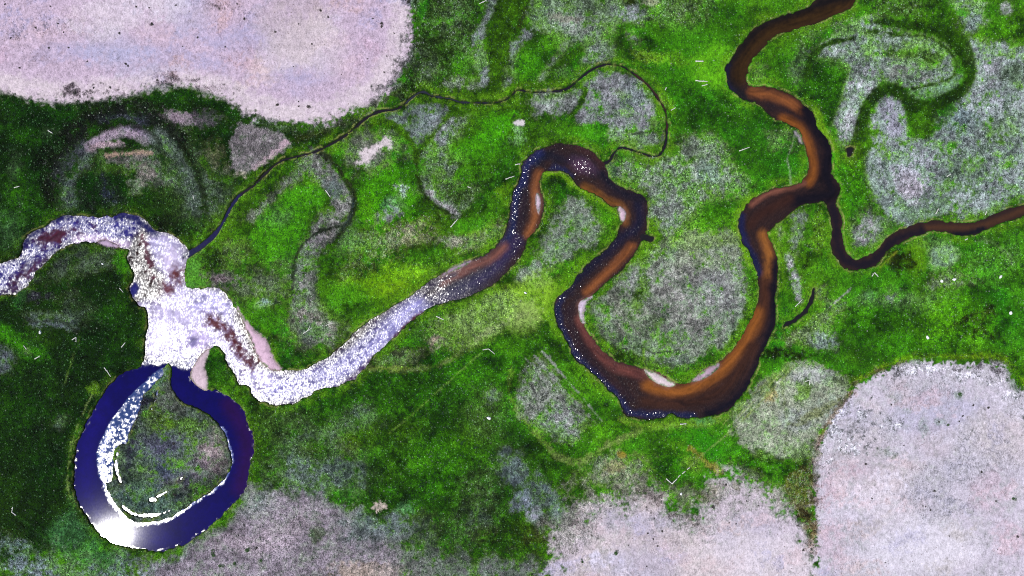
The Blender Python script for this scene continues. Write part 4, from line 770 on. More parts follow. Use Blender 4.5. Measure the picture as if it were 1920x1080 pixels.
WL((146, 90, 38), [(1432, 440), (1440, 465), (1444, 490), (1442, 520)], 16, soft=8, r=0.3)
WL((70, 40, 24), [(1438, 530), (1436, 570), (1426, 610)], 22, soft=9, r=0.3)
WL((20, 14, 22), [(1455, 492), (1453, 540), (1451, 590), (1442, 630), (1425, 680), (1402, 722), (1372, 756), (1330, 776)], 18, soft=9, r=0.35)
WL((138, 80, 28), [(1420, 588), (1406, 625), (1380, 665), (1350, 700), (1315, 722), (1280, 735), (1245, 732), (1215, 722)], 22, soft=10, r=0.35)
WL((60, 34, 20), [(1412, 650), (1380, 706), (1330, 745), (1270, 758), (1210, 752)], 18, soft=9, r=0.4)
WL((104, 56, 46), [(1205, 705), (1170, 694), (1140, 680), (1120, 660), (1100, 630), (1085, 600)], 16, soft=8, r=0.6)
WL((44, 22, 20), [(1180, 745), (1145, 716), (1110, 680), (1085, 645), (1070, 610), (1066, 580)], 16, soft=8)
WL(NV, [(1300, 780), (1220, 778), (1182, 774), (1160, 745), (1130, 715), (1098, 685), (1072, 655), (1052, 612), (1046, 578), (1056, 556)], 12, soft=6, r=1.15)
WL(BN, [(1100, 548), (1122, 526), (1150, 500), (1172, 476), (1184, 462)], 14, soft=7, r=0.45)
WL((26, 17, 36), [(1062, 548), (1090, 515), (1120, 488), (1150, 462), (1170, 442), (1192, 430), (1200, 405), (1196, 382)], 18, soft=8, r=0.8)
WL((122, 76, 30), [(1172, 416), (1172, 398), (1162, 384), (1140, 376), (1118, 362), (1096, 350)], 12, soft=7, r=0.3)
WL((28, 18, 26), [(1200, 370), (1178, 365), (1150, 350), (1130, 326), (1105, 310), (1085, 300), (1060, 300), (1030, 290), (1005, 300)], 18, soft=9, r=0.7)
WE((84, 50, 70), 1092, 310, 22, 12, 20, r=1.6)
WL((60, 30, 22), [(1128, 312), (1112, 292), (1085, 276)], 10, soft=6)
WL((26, 24, 70), [(1012, 288), (988, 312), (980, 340), (968, 372), (964, 410), (960, 436), (945, 458)], 15, soft=7, r=1.3)
WL(NV, [(1070, 330), (1058, 318), (1035, 314)], 9, soft=5, r=1.2)
WL((142, 84, 42), [(1010, 326), (1004, 350), (1004, 385), (1002, 412), (990, 438)], 14, soft=8, r=0.5)
WL((40, 22, 24), [(984, 360), (978, 400), (972, 432)], 12, soft=6, r=0.8)
WL((46, 28, 62), [(968, 452), (948, 480), (920, 508), (885, 532), (845, 552), (805, 568)], 22, soft=9, r=1.0)
WL((132, 80, 64), [(945, 462), (922, 484), (892, 498), (862, 512), (830, 530)], 12, soft=7, r=0.5)
WL((48, 26, 42), [(850, 512), (815, 532), (775, 562), (730, 592), (690, 612)], 10, soft=6, r=0.9)
# lower reach, base colour paled to stand in for sun glitter on wind ripples
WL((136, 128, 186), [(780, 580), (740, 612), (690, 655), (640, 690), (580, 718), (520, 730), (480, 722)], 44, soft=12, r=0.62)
WL((90, 40, 44), [(790, 586), (760, 612), (738, 636)], 7, soft=4, r=0.2)
WL((70, 40, 84), [(700, 668), (668, 702), (640, 722)], 7, soft=5, r=0.3)
WP((184, 172, 212), [(275, 450), (300, 440), (335, 455), (348, 480), (345, 540), (400, 545), (432, 575), (436, 600), (455, 640), (480, 690), (520, 705), (480, 740), (440, 700), (400, 650), (350, 675), (280, 675), (275, 600), (262, 570), (300, 560), (310, 520), (285, 490)], soft=10, r=0.56)  # pale sand under shallow water, with glitter whiteness painted in
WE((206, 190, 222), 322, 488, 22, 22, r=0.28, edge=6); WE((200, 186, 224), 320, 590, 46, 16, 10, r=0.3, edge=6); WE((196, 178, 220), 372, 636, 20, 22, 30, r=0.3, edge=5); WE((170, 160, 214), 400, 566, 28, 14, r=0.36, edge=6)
WL((92, 40, 46), [(392, 600), (420, 622), (446, 652), (466, 682)], 18, soft=11, edge=7, r=0.12)
WE((110, 52, 54), 330, 515, 15, 10, -10, r=0.14, edge=6, soft=12); WE((104, 50, 60), 312, 545, 14, 9, -20, r=0.18, edge=6, soft=12)
WL((98, 50, 62), [(265, 440), (272, 470), (280, 500), (284, 520)], 10, soft=6, edge=5, r=0.2)
WP((50, 42, 122), [(-400, 600), (-400, 680), (0, 550), (40, 540), (90, 480), (140, 455), (220, 462), (250, 440), (262, 415), (235, 400), (130, 404), (50, 445), (36, 480), (0, 494)], soft=10, r=0.64)  # left arm: blue of the reflected sky put into the base colour
WE((76, 30, 48), 108, 440, 46, 14, -14, r=0.12, edge=6); WE((72, 36, 58), 44, 515, 32, 10, -38, r=0.14, edge=5)
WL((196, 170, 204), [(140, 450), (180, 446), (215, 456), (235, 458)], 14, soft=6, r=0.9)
WL((26, 22, 82), [(36, 470), (60, 440), (100, 414), (125, 406)], 8, soft=5, r=0.3)
WL((26, 22, 84), [(222, 406), (250, 408), (272, 426), (292, 440)], 13, soft=6, r=0.2)
WE((60, 54, 120), 357, 640, 6, 5, r=0.12, edge=4, soft=5, op=0.7)
WE((30, 28, 100), 250, 545, 9, 16, 20, r=0.1, soft=5)
for c, pts in BARS:
    WC(sdf_poly(pts, 30), (150, 104, 92), op=0.75, soft=7, edge=2)
gloss = np.clip(0.09 + 1.5 * rip * (1 - 0.72 * sstep(760, 1000, X)), 0, 1).astype(np.float32)
calm0 = rip.copy()
rip *= np.where(X > 960, 1.45, 1 - 0.25 * sstep(800, 940, X))
slick = (0.42 - 0.27 * sstep(720, 980, X)).astype(np.float32)
pool = np.exp(-(((X - 345) / 90) ** 2 + ((Y - 590) / 90) ** 2))
gust = np.clip(1 + (0.50 * N_GRAIN + 0.3 * N_FINE + 0.2 * N_PAT2) * (1 - 0.55 * pool), 0.12, 1.5)
rip *= np.where(Y < 700, np.where(X < 900, gust, 1), np.where(X < 700, gust, 1))
# oxbow: still and deep, the sky's blue reflection painted into its colour
ox = (d_ox < 6) & (Y > 676)
wcol[ox] = alb((6, 2, 84)); rip[ox] = 0.0
WL((36, 6, 72), [(430, 760), (458, 810), (462, 860), (450, 915)], 30, soft=12)
WL((14, 6, 100), [(190, 760), (165, 830), (160, 900), (175, 950), (230, 1000), (300, 1010)], 30, soft=12)
SAVE = rip.copy()
m = (1 - sstep(-1.5, 1.5, d_shelf + N_PAT2 * 1.0)) * ox
wcol += (alb((60, 84, 140)) - wcol) * (m * 0.8)[..., None]; rip = np.maximum(rip, m * (0.17 + 0.22 * N_FINE + 0.08 * N_PAT2).clip(0.0, 0.6))
m = (1 - sstep(1.2, 3.6, np.maximum(-d_ox - 0.0, 0) + N_PAT2 * 2.2)) * ox * np.where(X > 200, 1, 0.7)
rip = np.maximum(rip, 0.24 * m * np.clip(0.3 + 0.9 * N_GRAIN, 0, 1))
m = (1 - sstep(1.0, np.where(X > 345, 4.0, 8.0), np.abs(d_isl) + N_PAT2 * 2.0)) * ox * ((X < 345) & (Y > 800) | (X >= 335) & (Y > 800)) 
rip = np.maximum(rip, m * np.clip(0.20 + 0.10 * N_GRAIN, 0.02, 0.4)); wcol += (alb((96, 116, 190)) - wcol) * (m * 0.7)[..., None]
m = (1 - sstep(-1, 2, d_gut)) * (d_isl < 4)
rip = np.maximum(rip, 0.22 * m); wcol += (alb((96, 110, 160)) - wcol) * (m * 0.8)[..., None]
WE((60, 50, 120), 360, 680, 14, 10, r=0.6, soft=6); 
m = (1 - sstep(-6, 8, (Y - 684) + N_EDGE * 4)) * (d_ox < 6) * (X < 375)
rip = np.maximum(rip, m * 1.0); 
# brook, creek and pools
bk = (d_brook < 5) & (d_riv > 2)
wcol[bk] = alb((48, 28, 16)); rip[bk] = 0.2
WL((76, 46, 20), [(1740, 426), (1790, 426), (1840, 424), (1920, 394), (2000, 360)], 10, soft=5)
WL((28, 14, 18), [(1562, 380), (1570, 430), (1574, 470), (1600, 495), (1640, 490), (1680, 450), (1730, 436)], 16, soft=6)
WL((20, 10, 14), [(1790, 440), (1815, 438), (1845, 430)], 9, soft=4)
ck = (d_creek < 4) & (d_riv > 1)
wcol[ck] = alb((30, 20, 26)); rip[ck] = 0.15
WL((24, 20, 70), [(345, 480), (400, 442), (430, 392), (447, 367)], 12, soft=4)
WL((62, 34, 26), [(1192, 140), (1217, 160), (1240, 190), (1250, 240)], 6, soft=3)
for dd in d_pool.values():
    q = dd < 4; wcol[q] = alb((30, 22, 20)); rip[q] = 0.1
streak = fbm(np.clip(d_riv, -80, 10) * 6.0, X + 0.6 * Y, 34, 141, 3, 0.7)      # silt drawn out along the current
gl = np.clip(0.09 + 1.5 * rip, 0, 1)
gloss = np.where((Y < 900) & (X > 760), np.minimum(gloss, gl + 1), gl).astype(np.float32)
wcol *= np.clip(1 + 0.10 * N_PAT2 + 0.06 * N_FINE + 0.20 * streak * (d_riv < 0), 0.5, 1.6)[..., None]

def water_material():
    m, nt, b = material('water'); k = NB(nt)
    pos = k.pos()
    rp = k.attr('ripple').outputs['Fac']
    mp = k.n('ShaderNodeMapping'); k.set(mp.inputs[0], pos)
    mp.inputs['Rotation'].default_value = (0, 0, math.radians(-30)); mp.inputs['Scale'].default_value = (1.15, 0.7, 1.0)
    w1 = k.noise(mp.outputs[0], 1.4, 2, 0.6).outputs['Color']
    w2 = k.noise(pos, 0.16, 2, 0.5).outputs['Color']
    sl = k.vmath('ADD', k.vmath('SCALE', k.vmath('SUBTRACT', w1, (0.5, 0.5, 0.5)), scale=1.0), k.vmath('SCALE', k.vmath('SUBTRACT', w2, (0.5, 0.5, 0.5)), scale=0.25))
    amp = k.math('MULTIPLY_ADD', rp, RIPPLE, 0.006)
    sl = k.vmath('SCALE', sl, scale=amp)
    sl = k.vmath('MULTIPLY', sl, (1, 1, 0))
    nrm = k.vmath('NORMALIZE', k.vmath('ADD', sl, (0, 0, 1)))
    k.set(b.inputs['Normal'], nrm)
    k.set(b.inputs['Base Color'], k.attr('silt_and_reflection').outputs['Color'])
    k.set(b.inputs['Roughness'], k.math('MINIMUM', k.math('MULTIPLY_ADD', rp, 0.60, 0.046), k.attr('slick').outputs['Fac']))
    b.inputs['IOR'].default_value = 1.75
    k.set(b.inputs['Specular IOR Level'], k.attr('gloss').outputs['Fac'])
    return m
RIPPLE = 1.1
wm = water_material()

def water_body(name, mask):
    """faces of the grid where mask holds, laid at the water level"""
    mq = mask[1:, :-1] | mask[1:, 1:] | mask[:-1, 1:] | mask[:-1, :-1]
    return mq
dist_ok = sd < 5.0
own = np.zeros((NY - 1, NX - 1), np.int8)
def cell(a): return 0.25 * (a[1:, :-1] + a[1:, 1:] + a[:-1, 1:] + a[:-1, :-1])
wet = cell(sd) < 4.5
cx_, cy_ = cell(X), cell(Y)
c_riv, c_ox, c_brook, c_creek = cell(d_riv), cell(np.minimum(d_ox, BIGD)), cell(d_brook), cell(d_creek)
pools_c = {k: cell(v) for k, v in d_pool.items()}
own[wet & (c_riv < 8)] = 1
own[wet & (own == 0) & (c_creek < 8)] = 3
own[wet & (c_brook < 8) & (c_riv > 0.5) & (cx_ > 1500)] = 2
own[wet & (c_creek < 8) & (c_riv > 0.5) & ~((c_ox < 8) & (cy_ > 600))] = 3
own[wet & (cy_ > 684) & (c_ox < 10) & (cx_ < 484) & ~((c_riv < 5) & (cy_ > 640) & (cx_ > 395))] = 4
own[wet & (pools_c['bankside'] < 6) & (c_riv > 0.5)] = 5
own[wet & (pools_c['round'] < 6)] = 6
own[wet & (pools_c['slit'] < 6)] = 7
own[wet & (cell(d_gut) < 6) & (cell(d_isl) < 0)] = 4
WATERV = np.stack([wx(X), wy(Y), np.full_like(X, WATER_Z)], axis=-1).reshape(-1, 3)
for code, name, lab in [(1, 'river', 'main winding river, brown upstream and glittering white downstream'), (2, 'brook', 'narrow dark brown brook joining the river from the right'), (3, 'creek', 'thin dark creek wandering under the pale salt flat'), (4, 'oxbow_lake', 'still indigo oxbow ring holding the mirrored sun'), (5, 'pool', 'tiny dark inlet pool on the outer bank of the middle bend'), (6, 'pool', 'small round black pool in the grass right of the river'), (7, 'pool', 'thin curved black pool beside the right leg of the river')]:
    q = QUADS[own == code]
    if not len(q): continue
    used, inv = np.unique(q.ravel(), return_inverse=True)
    me = mesh_from(name, WATERV[used], inv.reshape(-1, 4))
    attr(me, 'silt_and_reflection', 'FLOAT_COLOR', np.concatenate([wcol.reshape(-1, 3)[used], np.ones((len(used), 1), np.float32)], axis=-1))
    attr(me, 'ripple', 'FLOAT', rip.ravel()[used]); attr(me, 'slick', 'FLOAT', slick.ravel()[used]); attr(me, 'gloss', 'FLOAT', gloss.ravel()[used])
    tagset(link(name, me, wm), label=lab, kind='structure')

# ------------------------------------------------------------------ driftwood
def ground_z(u, v):
    i = int(np.clip(np.searchsorted(XS, u), 1, NX - 1)); j = int(np.clip(np.searchsorted(YS, v), 1, NY - 1))
    return float(Z[j, i])

def wood_material():
    m, nt, b = material('bleached_wood'); k = NB(nt)
    tc = k.n('ShaderNodeTexCoord').outputs['Object']
    mp = k.n('ShaderNodeMapping'); k.set(mp.inputs[0], tc); mp.inputs['Scale'].default_value = (0.6, 9, 9)
    n = k.noise(mp.outputs[0], 1.4, 4, 0.6).outputs['Fac']
    k.set(b.inputs['Base Color'], k.mix(k.ramp(n, 0.3, 0.7), (0.40, 0.38, 0.34, 1), (0.66, 0.65, 0.62, 1)))
    b.inputs['Roughness'].default_value = 0.85
    return m
WOOD = wood_material()
def log_mesh(length, r0, r1, seed, fork=False):
    rnd = random.Random(seed); bm = bmesh.new()
    def limb(p0, p1, ra, rb, seg=7, sides=8):
        d = (p1 - p0); ax = d.normalized()
        side = ax.cross(Vector((0, 0, 1))).normalized(); up = side.cross(ax)
        rings = []
        for i in range(seg + 1):
            t = i / seg
            c = p0 + d * t + side * math.sin(t * 3.1) * d.length * 0.02 * rnd.uniform(-1, 1)
            r = (ra + (rb - ra) * t) * (1 + rnd.uniform(-.08, .08)) * (1.25 if i == 0 else 1)
            rings.append([bm.verts.new(c + (side * math.cos(a) + up * math.sin(a)) * r * (1 + rnd.uniform(-.07, .07))) for a in (2 * math.pi * s / sides for s in range(sides))])
        for a, b2 in zip(rings, rings[1:]):
            for s in range(sides):
                bm.faces.new((a[s], a[(s + 1) % sides], b2[(s + 1) % sides], b2[s]))
        bm.faces.new(rings[0][::-1]); bm.faces.new(rings[-1])
    limb(Vector((-length / 2, 0, r0)), Vector((length / 2, 0, r1)), r0, r1)
    for q in range(2 if length > 2.5 else 1):      # broken branch stubs
        x = rnd.uniform(-.3, .35) * length; s = rnd.choice((-1, 1))
        limb(Vector((x, 0, r0)), Vector((x + .35, s * rnd.uniform(.35, .6), r0 + .12)), r0 * .4, r0 * .2, 2, 6)
    if fork:
        limb(Vector((-.05 * length, 0, r0)), Vector((length * .42, length * .24, r0 * 1.1)), r0 * .75, r1 * .8, 5, 7)
    bmesh.ops.recalc_face_normals(bm, faces=bm.faces)
    me = bpy.data.meshes.new('log'); bm.to_mesh(me); bm.free(); me.materials.append(WOOD)
    for p in me.polygons: p.use_smooth = True
    return me
LOGS = [
    (91, 245, 99, 250, 1.2, 'short bleached log in dark grass just under the left end of the pale flat'),
    (27, 352, 37, 349, 1.0, 'small pale log in the bright grass above the left end of the river'),
    (362, 366, 364, 374, 0.9, 'short upright-lying pale log on grey sward above the creek mouth'),
    (899, 7, 913, 0, 1.1, 'pale log at the top edge beside the olive swale'),
    (1304, 115, 1319, 115, 1.6, 'thick white log lying level in the bright meadow left of the upper river bend'),
    (1304, 151, 1327, 153, 1.2, 'longest white log, lying level below the thick one in the bright meadow'),
    (1316, 161, 1327, 158, 1.0, 'thin white log tucked right under the longest meadow log'),
    (1247, 169, 1250, 164, 1.0, 'stubby pale log right of the creek at its top bend'),
    (1258, 207, 1267, 202, 0.9, 'slim pale log beside the creek where it turns downward'),
    (611, 357, 620, 370, 1.2, 'pale log slanting across the grey sward inside the dry meander'),
    (877, 350, 884, 353, 1.0, 'short pale log on dark speckled sward left of the river bend'),
    (845, 426, 859, 410, 1.2, 'slanting white log in the green hollow left of the river'),
    (948, 336, 965, 330, 1.1, 'slim white log on the bank left of the upper river bend, lower of two'),
    (966, 309, 976, 307, 1.1, 'short white log touching the bank of the upper river bend, upper of two'),
    (1386, 283, 1406, 276, 1.1, 'slim white log in dark grass between the two big river bends'),
    (1847, 403, 1850, 396, 0.9, 'tiny pale log just above the brook near its right end'),
    (1754, 401, 1760, 391, 1.1, 'grey log on the end of the diagonal tracks above the brook'),
    (1809, 450, 1814, 448, 1.2, 'tiny white log on the lower bank of the brook'),
    (1635, 518, 1640, 511, 1.0, 'left half of the little V of logs below the brook bend'),
    (1640, 511, 1647, 519, 1.0, 'right half of the little V of logs below the brook bend'),
    (1775, 331, 1783, 326, 1.2, 'white log on the pale grey sward of the right meander scroll'),
    (224, 540, 231, 548, 0.9, 'thin pale log on the green bank left of the white river pool'),
    (228, 651, 235, 642, 1.1, 'slim white log in dark grass left of the mouth of the oxbow'),
    (136, 637, 143, 632, 1.1, 'upper arm of the small grey V of logs left of the oxbow'),
    (143, 632, 143, 641, 1.0, 'lower arm of the small grey V of logs left of the oxbow'),
    (66, 673, 76, 667, 1.1, 'pale log in the bright green strip at the left edge'),
    (196, 689, 208, 706, 1.2, 'long white log pointing at the outer bank of the oxbow'),
    (45, 648, 50, 655, 1.0, 'tiny pale log at the left edge of the bright green strip'),
    (569, 625, 586, 614, 1.1, 'forked pale log on grey sward above the white lower reach'),
    (611, 610, 626, 605, 0.8, 'faint thin log right of the forked log'),
    (818, 593, 833, 600, 1.2, 'pale log on the grass just below the river in the middle'),
    (905, 656, 917, 654, 0.9, 'level arm of the small pale V at the end of the thin straight line'),
    (916, 654, 928, 664, 0.9, 'slanting arm of the small pale V at the end of the thin straight line'),
    (1275, 795, 1287, 794, 1.3, 'white log just below the lowest bend of the river'),
    (1509, 715, 1520, 712, 1.0, 'level arm of the white V on the pale sward right of the lowest bend'),
    (1517, 722, 1519, 711, 1.0, 'upright arm of the white V on the pale sward right of the lowest bend'),
    (1491, 575, 1505, 561, 0.9, 'grey log slanting at the lower tip of the grey strip beside the right river leg'),
    (1249, 897, 1260, 907, 1.3, 'left arm of the clear white V at the bottom of the meadow'),
    (1260, 907, 1270, 897, 1.3, 'right arm of the clear white V at the bottom of the meadow'),
    (1271, 895, 1276, 890, 1.1, 'first short log in the dashed row rising from the clear white V'),
    (1279, 888, 1285, 883, 1.1, 'middle short log in the dashed row rising from the clear white V'),
    (1288, 880, 1293, 876, 1.1, 'last short log in the dashed row rising from the clear white V'),
    (25, 950, 23, 960, 1.1, 'upright arm of the grey V at the lower left edge'),
    (23, 960, 31, 966, 1.2, 'slanting arm of the grey V at the lower left edge'),
]
for i, (a, b_, c, d, th, lab) in enumerate(LOGS):
    ln = math.hypot(c - a, d - b_) * M
    me = log_mesh(ln, 0.20 * th, 0.15 * th, 100 + i, fork=('forked' in lab))
    o = link('driftwood_log', me)
    u, v = (a + c) / 2, (b_ + d) / 2
    o.location = (wx(u), wy(v), ground_z(u, v) - 0.03)
    o.rotation_euler = (0, 0, math.atan2(-(d - b_), c - a))
    tagset(o, lab, 'log', 'bleached driftwood logs lying about the marsh')

# ------------------------------------------------------------------ grass: tufts standing on the swards
clear = np.zeros((NY, NX), bool)
for (a, b_, c, d, th, lab) in LOGS:
    w, q = sdf_line([(a, b_, 5), (c, d, 5)], 10); clear[w] |= q < 0
def grass_mesh():
    rng = np.random.default_rng(7)
    g = 0.80
    gx_, gy_ = np.meshgrid(np.arange(-258, 258, g), np.arange(-150, 150, g))
    px = (gx_ + rng.uniform(-.48, .48, gx_.shape) * g).ravel(); py = (gy_ + rng.uniform(-.48, .48, gy_.shape) * g).ravel()
    u = px / M + 960; v = 540 - py / M
    i = np.clip(np.rint((u - XS[0]) * 0 + np.searchsorted(XS, u)), 1, NX - 1).astype(int); j = np.clip(np.searchsorted(YS, v), 1, NY - 1).astype(int)
    t = tex[j, i]; ok = (sd[j, i] > 2.2) & (~clear[j, i]) & (rng.random(len(px)) < np.clip((t - 0.30) * 3.4, 0.02, 0.92))
    px, py, i, j, t = px[ok], py[ok], i[ok], j[ok], t[ok]
    n = len(px); B = 5
    pz = Z[j, i]
    cl = cover[j, i]
    gr = np.clip((cl[:, 1] / np.maximum(cl[:, 0], 1e-4) - 1.1) * 1.6, 0, 1)
    br = np.clip(np.exp(rng.normal(-0.04, 1, n) * (0.26 + 0.24 * gr)), 0.3, 2.8) * 1.06
    pale = (rng.random(n) < np.clip((t - 0.6) * 0.55, 0, 0.3)) & (cl[:, 1] > 0.07)
    cl = cl * br[:, None]
    cl[pale] = cl[pale] * 1.1 + np.array([.15, .155, .16]) * rng.uniform(.3, 1.1, (pale.sum(), 1))
    cl = np.clip(cl, 0.002, 0.8)
    fresh = (rng.random(n) < 0.13) & (~pale) & (cl[:, 1] > 1.6 * cl[:, 0])
    cl[fresh] = cl[fresh] * 1.25 + np.array([.06, .125, .055]) * rng.uniform(.3, 1.2, (fresh.sum(), 1))
    cl = np.clip(cl, 0.002, 0.8)
    size = rng.uniform(0.6, 1.3, n) * np.clip(0.65 + 0.35 * t, 0.7, 1.15)
    a0 = rng.uniform(0, 6.283, n)
    V = np.zeros((n, B, 3, 3), np.float32)
    for b in range(B):
        a = a0 + b * 6.283 / B + rng.uniform(-.4, .4, n)
        r = size * rng.uniform(.30, .52, n); h = size * rng.uniform(.16, .42, n); wdt = size * rng.uniform(.10, .2, n)
        ca, sa = np.cos(a), np.sin(a)
        V[:, b, 0] = np.stack([px - sa * wdt - ca * .06, py + ca * wdt - sa * .06, pz + .02], -1)
        V[:, b, 1] = np.stack([px + sa * wdt - ca * .06, py - ca * wdt - sa * .06, pz + .06], -1)
        V[:, b, 2] = np.stack([px + ca * r, py + sa * r, pz + h], -1)
    me = mesh_from('grass', V.reshape(-1, 3), np.arange(n * B * 3, dtype=np.int32).reshape(-1, 3))
    cc = np.repeat(cl, B * 3, axis=0); attr(me, 'cover', 'FLOAT_COLOR', np.concatenate([cc, np.ones((len(cc), 1))], axis=-1))
    return me
gmat, gnt, gb = material('grass_blades'); gk = NB(gnt)
gk.set(gb.inputs['Base Color'], gk.attr('cover').outputs['Color']); gb.inputs['Roughness'].default_value = 0.85; gb.inputs['Specular IOR Level'].default_value = 0.15
tagset(link('grass', grass_mesh(), gmat), kind='stuff')

# ------------------------------------------------------------------ stones
def stone_material():
    m, nt, b = material('pale_stone'); k = NB(nt)
    n = k.noise(k.n('ShaderNodeTexCoord').outputs['Object'], 2.0, 4, 0.6).outputs['Fac']
    k.set(b.inputs['Base Color'], k.mix(n, (0.52, 0.52, 0.50, 1), (0.82, 0.82, 0.84, 1))); b.inputs['Roughness'].default_value = 0.9
    return m
STONE = stone_material()
def stone_mesh(r, seed):
    rnd = random.Random(seed); bm = bmesh.new(); bmesh.ops.create_icosphere(bm, subdivisions=2, radius=1)
    ph = [rnd.uniform(0, 6) for _ in range(6)]
    for v in bm.verts:
        c = v.co
        f = 1 + .16 * math.sin(2.3 * c.x + ph[0]) * math.cos(2.1 * c.y + ph[1]) + .12 * math.sin(3.7 * c.y + ph[2]) + .08 * math.sin(5 * c.x + 4 * c.z + ph[3])
        v.co = Vector((c.x * r * f * 1.15, c.y * r * f * .9, c.z * r * f * .7))
    me = bpy.data.meshes.new('stone'); bm.to_mesh(me); bm.free(); me.materials.append(STONE); return me
for i, (u, v, r, lab) in enumerate([
    (917, 784, .9, 'white stone in the grey-green patch below the middle of the scene'),
    (76, 623, .75, 'white stone in dark grass at the left, above the bright strip'),
    (985, 549, .6, 'small white stone in the yellow meadow left of the big bend'),
    (1876, 519, .7, 'white stone on the speckled green swell below the brook at the right'),
    (1765, 527, .65, 'left one of two white stones below the grey oval under the brook'),
    (1789, 524, .75, 'right one of two white stones below the grey oval under the brook'),
    (1277, 926, .6, 'small white stone on the edge of the bottom pale flat below the white V'),
    (193, 495, .45, 'tiny white stone on the grass spit inside the left river bend'),
    (1895, 587, .75, 'white stone beside the dark brown scar at the right edge'),
    (1739, 633, .8, 'white stone in the green above the large pale flat'),
    (1233, 728, .5, 'pale stone lying at the edge of the white sand bar in the lowest bend')]):
    if 'sand bar' in lab: continue
    o = link('stone', stone_mesh(r, 40 + i)); o.location = (wx(u), wy(v), ground_z(u, v) + .1); o.rotation_euler = (0, 0, i * 1.3)
    tagset(o, lab, 'stone', 'pale stones in the grass')

# ------------------------------------------------------------------ shrubs: low mounds of leaves on the flats
def shrub_material(name, c0, c1):
    m, nt, b = material(name); k = NB(nt)
    oi = k.n('ShaderNodeObjectInfo').outputs['Random']
    n = k.noise(k.n('ShaderNodeTexCoord').outputs['Object'], 3.0, 2, 0.6).outputs['Fac']
    k.set(b.inputs['Base Color'], k.mix(k.math('ADD', k.math('MULTIPLY', n, .8), k.math('MULTIPLY', oi, .3)), c0 + (1,), c1 + (1,)))
    b.inputs['Roughness'].default_value = 0.8
    return m
DARKSH = shrub_material('dark_leaves', (0.02, 0.022, 0.02), (0.07, 0.06, 0.05))
GREENSH = shrub_material('green_leaves', (0.015, 0.05, 0.012), (0.06, 0.14, 0.03))
def shrub_mesh(seed, mat, n=260):
    rnd = random.Random(seed); vs, fs = [], []
    lobes = [(rnd.uniform(-.5, .5), rnd.uniform(-.5, .5), rnd.uniform(.35, .6)) for _ in range(4)] + [(0, 0, .65)]
    for _ in range(n):
        lx, ly, lr = rnd.choice(lobes)
        a, e = rnd.uniform(0, 6.283), math.asin(rnd.uniform(0.0, 1))
        r = lr * rnd.uniform(.6, 1.08)
        p = Vector((lx + r * math.cos(a) * math.cos(e), ly + r * math.sin(a) * math.cos(e), r * math.sin(e) * .95))
        d = Vector((rnd.uniform(-1, 1), rnd.uniform(-1, 1), rnd.uniform(-.2, 1))).normalized()
        s = d.cross(Vector((rnd.uniform(-1, 1), rnd.uniform(-1, 1), rnd.uniform(-1, 1)))).normalized()
        L_, W_ = rnd.uniform(.14, .28), rnd.uniform(.05, .10)
        b0 = len(vs)
        vs += [p - d * L_ * .5, p + s * W_, p + d * L_ * .5, p - s * W_]; fs.append((b0, b0 + 1, b0 + 2, b0 + 3))
    for k in range(5):          # stems
        a = k * 1.256 + seed; t = Vector((math.cos(a) * .4, math.sin(a) * .4, .5)); b0 = len(vs)
        for q in (0, 2.1, 4.2): vs.append(Vector((.04 * math.cos(q), .04 * math.sin(q), 0)))
        vs.append(t)
        fs += [(b0, b0 + 1, b0 + 3), (b0 + 1, b0 + 2, b0 + 3), (b0 + 2, b0, b0 + 3)]
    me = bpy.data.meshes.new('shrub'); me.from_pydata([tuple(v) for v in vs], [], fs); me.update(); me.materials.append(mat); return me
DM = [shrub_mesh(s, DARKSH) for s in (1, 2, 3)]; GM = [shrub_mesh(s, GREENSH) for s in (4, 5)]
TOPG = 'dark shrubs dotted over the top pale flat'; BOTG = 'dark shrubs dotted over the middle bottom flat'; RIG = 'shrubs dotted over the bottom right flat'; ISG = 'dark shrubs on the grassland round the oxbow'
topl = 'small dark shrub standing alone on the pinkish salt flat at the top left'
botl = 'small dark shrub on the pale flat at the bottom, left of the brown dividing line'
rigl = 'small dull shrub on the large pale flat at the bottom right'
SHR = []
for u, v, r in [(110, 45, .8), (224, 62, .9), (370, 71, .8), (164, 115, .7), (295, 150, .8), (207, 165, 1.0), (459, 35, .9), (92, 90, .8), (130, 90, .8), (601, 19, .9), (615, 32, .8), (561, 199, .7), (516, 60, .8), (739, 62, .8), (120, 60, .6), (175, 165, .8), (330, 10, .7), (255, 12, .7), (445, 8, .7), (423, 88, .6), (342, 87, .6), (38, 128, .8), (68, 52, .7), (20, 72, .7), (10, 8, .7), (95, 12, .7), (640, 140, .5), (585, 82, .7), (560, 45, .6), (700, 35, .6), (720, 135, .7), (725, 105, .6), (690, 110, .5), (550, 125, .5), (280, 15, .6), (560, 190, .6), (620, 215, .6)]:
    SHR.append((u, v, r, 'd', topl, TOPG))
SHR += [(285, 46, 1.2, 'd', 'largest dark shrub in the middle of the pinkish flat at the top left', TOPG), (235, 119, 1.0, 'd', 'dark clump in the lower middle of the pinkish flat at the top left', TOPG),
        (240, 124, .8, 'd', 'dark clump close under the bigger clump on the pinkish flat', TOPG), (140, 175, 1.3, 'd', 'bluish dark shrub on the lower rim of the pinkish flat', TOPG),
        (519, 197, 1.2, 'd', 'left one of two black shrubs on the white rim of the top flat', TOPG), (580, 201, 1.3, 'd', 'right one of two black shrubs on the white rim of the top flat', TOPG),
        (716, 44, 1.2, 'd', 'upper dark shrub of a pair near the right rim of the top flat', TOPG), (715, 51, 1.0, 'd', 'lower dark shrub of a pair near the right rim of the top flat', TOPG),
        (767, 3, 1.4, 'd', 'dark shrub at the top edge where the pale flat meets the grass', TOPG)]
